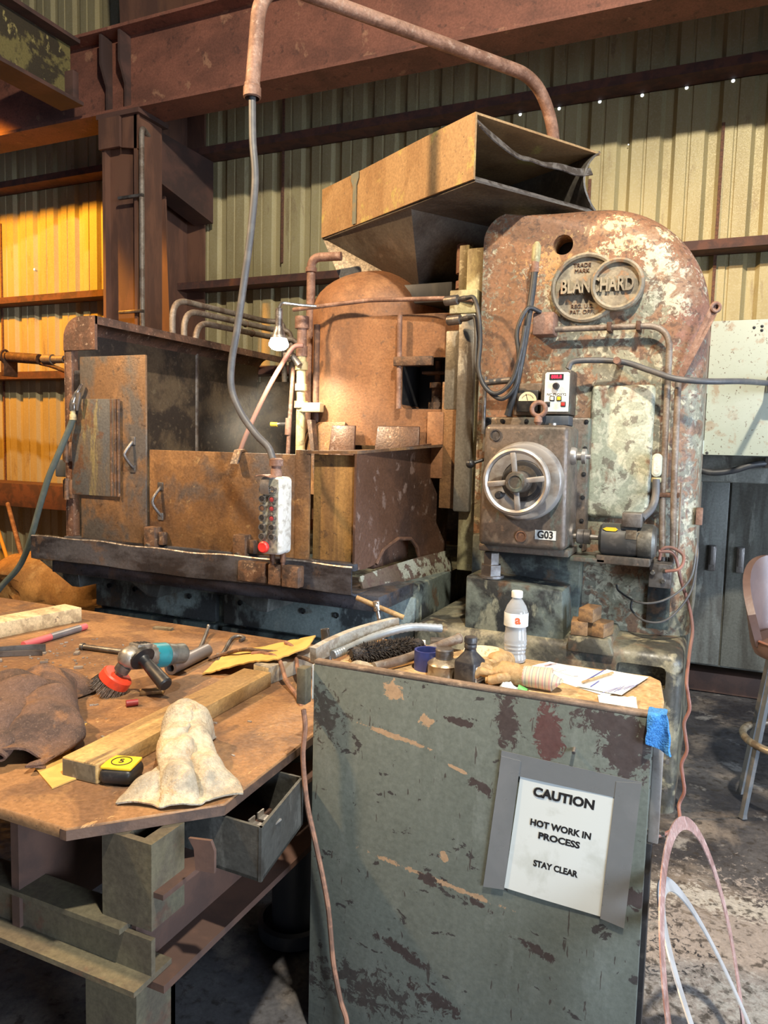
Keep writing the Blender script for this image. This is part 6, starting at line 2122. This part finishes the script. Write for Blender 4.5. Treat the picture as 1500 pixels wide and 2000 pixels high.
tag(rb.build('wrench_bar', M['conduit']), 'grey-brown round bar lying behind the navy roll', 'bar')
mb = MB()
mb.lathe([(0.0345, 0), (0.0345, 0.052), (0.0285, 0.052), (0.0285, 0)], (-0.668, 1.805, ZC), (0, 0, 1), 36, closed=True)
tag(mb.build('tape_roll', M['navy']), 'hollow navy blue roll standing on the cabinet worktop', 'roll')
can = thing('tin_can', 'worn short tin can with stacked screw cap', 'can', (-0.610, 1.775, ZC))
mb = MB()
mb.lathe([(0, 0), (0.043, 0), (0.0435, 0.003), (0.042, 0.006), (0.042, 0.028), (0.0435, 0.031), (0.041, 0.034), (0.024, 0.045), (0.018, 0.046), (0, 0.046)], (-0.610, 1.775, ZC), (0, 0, 1), 36)
mb.build('can_body', M['tin'], can)
mb = MB()
mb.lathe([(0.018, 0.044), (0.0235, 0.046), (0.0225, 0.050), (0.0235, 0.053), (0.0225, 0.057), (0.0235, 0.060), (0.0225, 0.064), (0.0235, 0.067), (0.0215, 0.071), (0, 0.0715)], (-0.610, 1.775, ZC), (0, 0, 1), 32)
mb.build('screw_cap', M['dullsteel'], can)
ob = thing('oil_bottle', 'small black square plastic bottle with white side label', 'bottle', (-0.535, 1.755, ZC))
r20 = Matrix.Rotation(R_(-14), 3, 'Z')
mb = MB()
secs = [(0.0, 0.027), (0.003, 0.030), (0.050, 0.030), (0.056, 0.0285), (0.078, 0.0145), (0.086, 0.0125)]
rings = []
for h_, w_ in secs:
    ring = []
    for (qx, qy, a0) in ((1, 1, 0), (-1, 1, 1), (-1, -1, 2), (1, -1, 3)):
        for k in range(4):
            a = (a0 + k / 3) * PI / 2
            cr = w_ * (0.22 if h_ < 0.06 else 0.8)
            ring.append(mb.bm.verts.new(V((-0.535, 1.755, ZC + h_)) + r20 @ V((qx * (w_ - cr) + cr * math.cos(a), qy * (w_ - cr) + cr * math.sin(a), 0))))
    rings.append(ring)
for a, b in zip(rings, rings[1:]):
    for k in range(16):
        mb.bm.faces.new((a[k], a[(k + 1) % 16], b[(k + 1) % 16], b[k]))
mb.bm.faces.new(rings[0][::-1])
mb.bm.faces.new(rings[-1])
mb.build('bottle_body', M['bottleblk'], ob)
mb = MB()
mb.lathe([(0.0145, 0.086), (0.0155, 0.088), (0.0155, 0.096), (0.014, 0.098), (0.0165, 0.101), (0.0165, 0.112), (0.015, 0.115), (0, 0.1155)], (-0.535, 1.755, ZC), (0, 0, 1), 24)
mb.build('cap', M['bottleblk'], ob)
mb = MB()
mb.obox(V((-0.535, 1.755, ZC + 0.026)) + r20 @ V((0.0303, 0, 0)), (0.0008, 0.042, 0.040), r20)
lb = mb.build('bottle_label', M['petlabel'], ob)
mb = MB()
for k in range(5):
    mb.obox(V((-0.535, 1.755, ZC + 0.012 + 0.007 * k)) + r20 @ V((0.0308, -0.002 * (k % 2), 0)), (0.0004, 0.030, 0.0015), r20)
mb.build('label_print', M['blueink'], lb)


def glove(label, c, ang, cuff_on, zb):
    g = thing('work_glove', label, 'glove', c)
    rg = Matrix.Rotation(ang, 3, 'Z')
    def P(x, y, z):
        return V(c) + rg @ V((x, y, z))
    mb = MB()
    mb.tube([P(-0.045, 0, zb), P(-0.04, 0, zb), P(-0.015, 0, zb + 0.003), P(0.02, 0, zb + 0.002), P(0.045, 0, zb - 0.002)], [0.010, 0.022, 0.029, 0.027, 0.023], 16)
    mb.build('palm', M['leather'], g)
    for k, (y, ln_, lift) in enumerate(((-0.028, 0.042, 0.004), (-0.010, 0.052, 0.010), (0.009, 0.050, 0.012), (0.026, 0.040, 0.006))):
        mb = MB()
        mb.tube(spline([P(-0.025, y * 0.8, zb + 0.004), P(-0.045, y, zb + lift), P(-0.045 - ln_ * 0.55, y * 1.1, zb + lift + 0.004), P(-0.045 - ln_ * 0.8, y * 1.15, zb - 0.004), P(-0.043 - ln_ * 0.8, y * 1.15, zb - 0.012)], 5), [0.010] * 6 + [0.0115] * 9 + [0.0105] * 4 + [0.006] * 2, 12)
        mb.build('finger', M['leather'], g)
    mb = MB()
    mb.tube(spline([P(0.0, -0.02, zb), P(-0.015, -0.040, zb), P(-0.035, -0.050, zb - 0.004), P(-0.048, -0.050, zb - 0.006)], 5), [0.012] * 8 + [0.0115] * 5 + [0.008] * 3, 12)
    mb.build('thumb', M['leather'], g)
    if cuff_on:
        mb = MB()
        mb.tube([P(0.035, 0, zb), P(0.05, 0, zb), P(0.075, 0, zb), P(0.105, 0, zb - 0.001), P(0.107, 0, zb - 0.001), P(0.09, 0, zb)], [0.0245, 0.026, 0.027, 0.0285, 0.026, 0.024], 20, False)
        mb.build('cuff', M['cuff'], g)
    return g


glove('tan work glove with striped canvas cuff on the worktop', (-0.440, 1.775, ZC), R_(6), True, 0.028)
glove('tan leather glove lying behind the striped cuff glove', (-0.490, 1.865, ZC), R_(75), False, 0.026)
mb = MB()
mb.lathe([(0.030, 0.002), (0.052, 0.012), (0.060, 0.024), (0.058, 0.027), (0.050, 0.016), (0.028, 0.006), (0, 0.006)], (-0.555, 1.955, ZC), (0, 0, 1), 36)
mb.lathe([(0, 0), (0.030, 0), (0.030, 0.004), (0, 0.004)], (-0.555, 1.955, ZC), (0, 0, 1), 36)
tag(mb.build('speckled_bowl', M['cream']), 'shallow cream speckled bowl behind the gloves', 'bowl')

# water bottle
wb = thing('water_bottle', 'clear plastic water bottle with white cap on the worktop', 'bottle', (-0.478, 1.985, ZC))
wo = (-0.478, 1.985, ZC)
prof_o = [(0, 0.004), (0.020, 0.0), (0.028, 0.003), (0.0315, 0.012)]
for k in range(9):
    h_ = 0.020 + 0.0105 * k
    wst = 0.0018 * math.cos((k - 3.5) / 4 * PI) - 0.001
    prof_o += [(0.0315 + wst, h_), (0.0300 + wst, h_ + 0.005)]
prof_o += [(0.0325, 0.112), (0.0325, 0.135), (0.0315, 0.142), (0.026, 0.158), (0.018, 0.170), (0.0125, 0.178), (0.0125, 0.186)]
prof_i = [(max(0, r - 0.0007) if r > 0 else 0, h + 0.0009) for r, h in prof_o]
mb = MB()
mb.lathe(prof_o + prof_i[::-1], wo, (0, 0, 1), 40)
mb.build('bottle_shell', M['pet'], wb)
mb = MB()
wi = [(r - 0.0006 if r > 0 else 0, h + 0.0004) for r, h in prof_i if h < 0.10]
mb.lathe(wi + [(wi[-1][0], 0.1005), (0, 0.1005)], wo, (0, 0, 1), 40)
mb.build('water', M['water'], wb)
mb = MB()
mb.lathe([(0.0125, 0.181), (0.0155, 0.181), (0.0155, 0.196), (0.014, 0.1985), (0, 0.1985)], wo, (0, 0, 1), 28)
mb.build('cap', M['white'], wb)
mb = MB()
mb.lathe([(0.0329, 0.103), (0.0331, 0.104), (0.0331, 0.139), (0.0328, 0.140)], wo, (0, 0, 1), 40)
wl_ = mb.build('label', M['petlabel'], wb)
fa = R_(-68)
fdir = V((math.cos(fa), math.sin(fa), 0))
frot = Matrix(((-fdir.y, 0, fdir.x), (fdir.x, 0, fdir.y), (0, 1, 0)))
text('a', 0.034, V(wo) + fdir * 0.0322 + V((0, 0, 0.124)), M['orange'], wl_, 'label_logo', ext=0.0012, bold=0.0012, rot=frot)

# papers
def sheet(name, label, corners, z, m, curl=0.003, seed=0):
    a, b_, c_, d_ = [V((x, y, 0)) for x, y in corners]
    mb = MB()
    mb.grid(lambda u, v: (a * (1 - u) + b_ * u) * (1 - v) + (d_ * (1 - u) + c_ * u) * v + V((0, 0, z + curl * (abs(2 * u - 1) ** 3) * (0.5 + 0.5 * nz(u * 2, v * 2, seed)) + 0.0012 * (1 + nz(u * 4, v * 4, seed)))), 10, 10, 0.0004)
    return tag(mb.build(name, m), label, 'paper')


p1 = sheet('paper_sheet', 'larger white printed sheet on the worktop', [(-0.445, 1.920), (-0.205, 1.800), (-0.150, 2.000), (-0.390, 2.095 - 0.07)], ZC, M['paper'], 0.003, 1)
p2 = sheet('paper_sheet', 'second white form with blue lines near the worktop right', [(-0.285, 1.835), (-0.175, 1.815), (-0.128, 2.0), (-0.235, 2.015)], ZC + 0.004, M['paper'], 0.002, 2)


def ink(par, items, m, z):
    mb = MB()
    for (x, y, l_, ww, ang) in items:
        mb.obox((x, y, z), (l_, ww, 0.0004), Matrix.Rotation(R_(ang), 3, 'Z'))
    return mb.build('print_lines', m, par)


ink(p2, [(-0.205 + 0.01 * k, 1.835 + 0.012 * k, 0.07 - 0.004 * k, 0.0014, 65 + 4 * (k % 3)) for k in range(6)] + [(-0.258, 1.93, 0.004, 0.14, -14), (-0.245, 1.87, 0.003, 0.06, -12)], M['blueink'], ZC + 0.0072)
ink(p1, [(-0.40 + 0.02 * k, 1.94 + 0.004 * k, 0.03, 0.0012, 60) for k in range(4)] + [(-0.37, 1.90, 0.10, 0.0010, -26), (-0.35, 1.935, 0.10, 0.0010, -26), (-0.30, 1.92, 0.012, 0.002, 30)], M['cable'], ZC + 0.0042)
ink(p1, [(-0.385, 1.985, 0.03, 0.005, 60), (-0.375, 2.0, 0.03, 0.003, 60)], M['redink'], ZC + 0.0046)
mb = MB()
mb.tube([(-0.275, 1.853, ZC + 0.011), (-0.272, 1.857, ZC + 0.011), (-0.215, 1.975, ZC + 0.011)], [0.001, 0.0032, 0.0032], 8)
tag(mb.build('pencil', M['leather']), 'tan pencil lying across the printed sheets', 'pencil')
mb = MB()
mb.grid(lambda u, v: (-0.215 + 0.085 * u - 0.012 * v, 1.735 + 0.055 * v + 0.02 * u * v, ZC + 0.002 + 0.012 * abs(nz(u * 5, v * 5, 3)) + 0.004 * v), 14, 10, 0.0005)
tag(mb.build('crumpled_paper', M['paper']), 'crumpled cream paper scrap near the board right end', 'paper')
wp = thing('plastic_wrapper', 'small green and white plastic wrapper by the glove', 'wrapper', (-0.42, 1.735, ZC))
mb = MB()
mb.grid(lambda u, v: (-0.455 + 0.050 * u, 1.715 + 0.035 * v, ZC + 0.004 + 0.018 * math.sin(PI * u) * abs(math.sin(PI * v)) + 0.006 * nz(u * 6, v * 6, 7)), 12, 10, 0.0006)
mb.build('foil', M['petlabel'], wp)
mb = MB()
mb.grid(lambda u, v: (-0.405 + 0.022 * u, 1.722 + 0.028 * v, ZC + 0.003 + 0.016 * math.sin(PI * v) * (1 - 0.5 * u)), 6, 8, 0.0006)
mb.build('green_end', M['greenb'], wp)
mb = MB()
mb.grid(lambda u, v: (-0.86 + 0.11 * u, 1.675 + 0.045 * v, ZC + 0.004 + 0.022 * math.sin(PI * u) * math.sin(PI * v) + 0.008 * abs(nz(u * 5, v * 5, 1))), 16, 10, 0.003)
tag(mb.build('white_cloth', M['whiterag']), 'small off-white cloth scrap in front of the brush', 'cloth')
mb = MB()
mb.obox((-0.700, 2.0, ZC + 0.016), (0.058, 0.040, 0.030), Matrix.Rotation(R_(24), 3, 'Z'), 0.002)
tag(mb.build('steel_block', M['dullsteel']), 'small rectangular steel block at the worktop back edge', 'block')
bx = thing('small_box', 'small white and blue box beside the steel block', 'box', (-0.765, 1.985, ZC))
mb = MB()
mb.obox((-0.765, 1.985, ZC + 0.010), (0.045, 0.035, 0.020), Matrix.Rotation(R_(20), 3, 'Z'), 0.002)
mb.build('carton', M['paper'], bx)
mb = MB()
mb.obox((-0.765, 1.985, ZC + 0.010), (0.046, 0.036, 0.008), Matrix.Rotation(R_(20), 3, 'Z'))
mb.build('blue_band', M['navy'], bx)
th_ = thing('t_handle_tool', 'upright tool with a slanted copper coloured cross bar', 'tool', (-0.89, 2.0, ZC))
mb = MB()
mb.lathe([(0.0075, 0), (0.0075, 0.155), (0.005, 0.155), (0.005, 0)], (-0.968, 1.985, 1.092), (0.128, 0.03, -0.046), 16, closed=True)
mb.build('cross_bar', M['leather'], th_)
mb = MB()
mb.tube([(-0.885, 2.0, ZC), (-0.897, 2.0, 1.03), (-0.903, 2.0, 1.055), (-0.904, 2.0, 1.058), (-0.908, 1.998, 1.085)], [0.006, 0.006, 0.006, 0.011, 0.011], 12)
mb.build('stem', M['chrome'], th_)
mb = MB()
mb.torus((-0.906, 1.998, 1.072), (0.128, 0.03, -0.046), 0.011, 0.004, 20, 8)
mb.build('collar', M['chrome'], th_)
mb = MB()
mb.lathe([(0.0135, 0), (0.0135, 0.262), (0.010, 0.262), (0.010, 0)], (-1.040, 1.985, 0.7215), (-0.035, 0.005, 0.25), 20, closed=True)
tag(mb.build('pipe_stub', M['dullsteel']), 'dull pipe stub standing behind the curved grey strip', 'pipe')
mb = MB()
mb.tube([(-0.63, 1.86, ZC + 0.006), (-0.60, 1.92, ZC + 0.012)], 0.006, 10)
tag(mb.build('drill_bit', M['chrome']), 'bright short steel rod between can and bottle', 'rod')

# blue cloth on the corner
mb = MB()
def bcl(u, v):
    x = -0.102 + 0.037 * u
    if v < 0.35:
        t_ = v / 0.35
        return (x, 1.665 - 0.040 * t_ + 0.004 * nz(u * 4, v * 4), 1.003 + 0.003 * nz(u * 5, v * 5, 1))
    t_ = (v - 0.35) / 0.65
    return (x + 0.012 * t_ * u + 0.004 * nz(u * 3, v * 5, 2), 1.622 - 0.006 * math.sin(5 * u + t_ * 2), 1.003 - (0.066 + 0.020 * u) * t_)
mb.grid(bcl, 14, 26, 0.006)
tag(mb.build('microfibre_cloth', M['bluecloth'], None, 60), 'bright blue cloth draped over the board right corner', 'cloth')

# steel hoops leaning on the cabinet
def hoop(label, c, th, ph, rad, m, w_=0.030):
    nrm = V((math.cos(ph) * math.cos(th), math.cos(ph) * math.sin(th), math.sin(ph)))
    mb = MB()
    mb.lathe([(rad, -0.0015), (rad, 0.0015), (rad - w_, 0.0015), (rad - w_, -0.0015)], c, nrm, 96, closed=True)
    return tag(mb.build('steel_hoop', m), label, 'hoop', 'flat steel hoops beside the cabinet')


hoop('larger pinkish rusty flat steel hoop leaning by the cabinet', (0.05, 1.755, 0.346), -0.115, 0.279, 0.359, M['redband'], 0.031)
hoop('smaller grey flat steel hoop leaning by the cabinet', (0.100, 1.688, 0.288), 0.103, 0.518, 0.330, M['greyband'], 0.034)
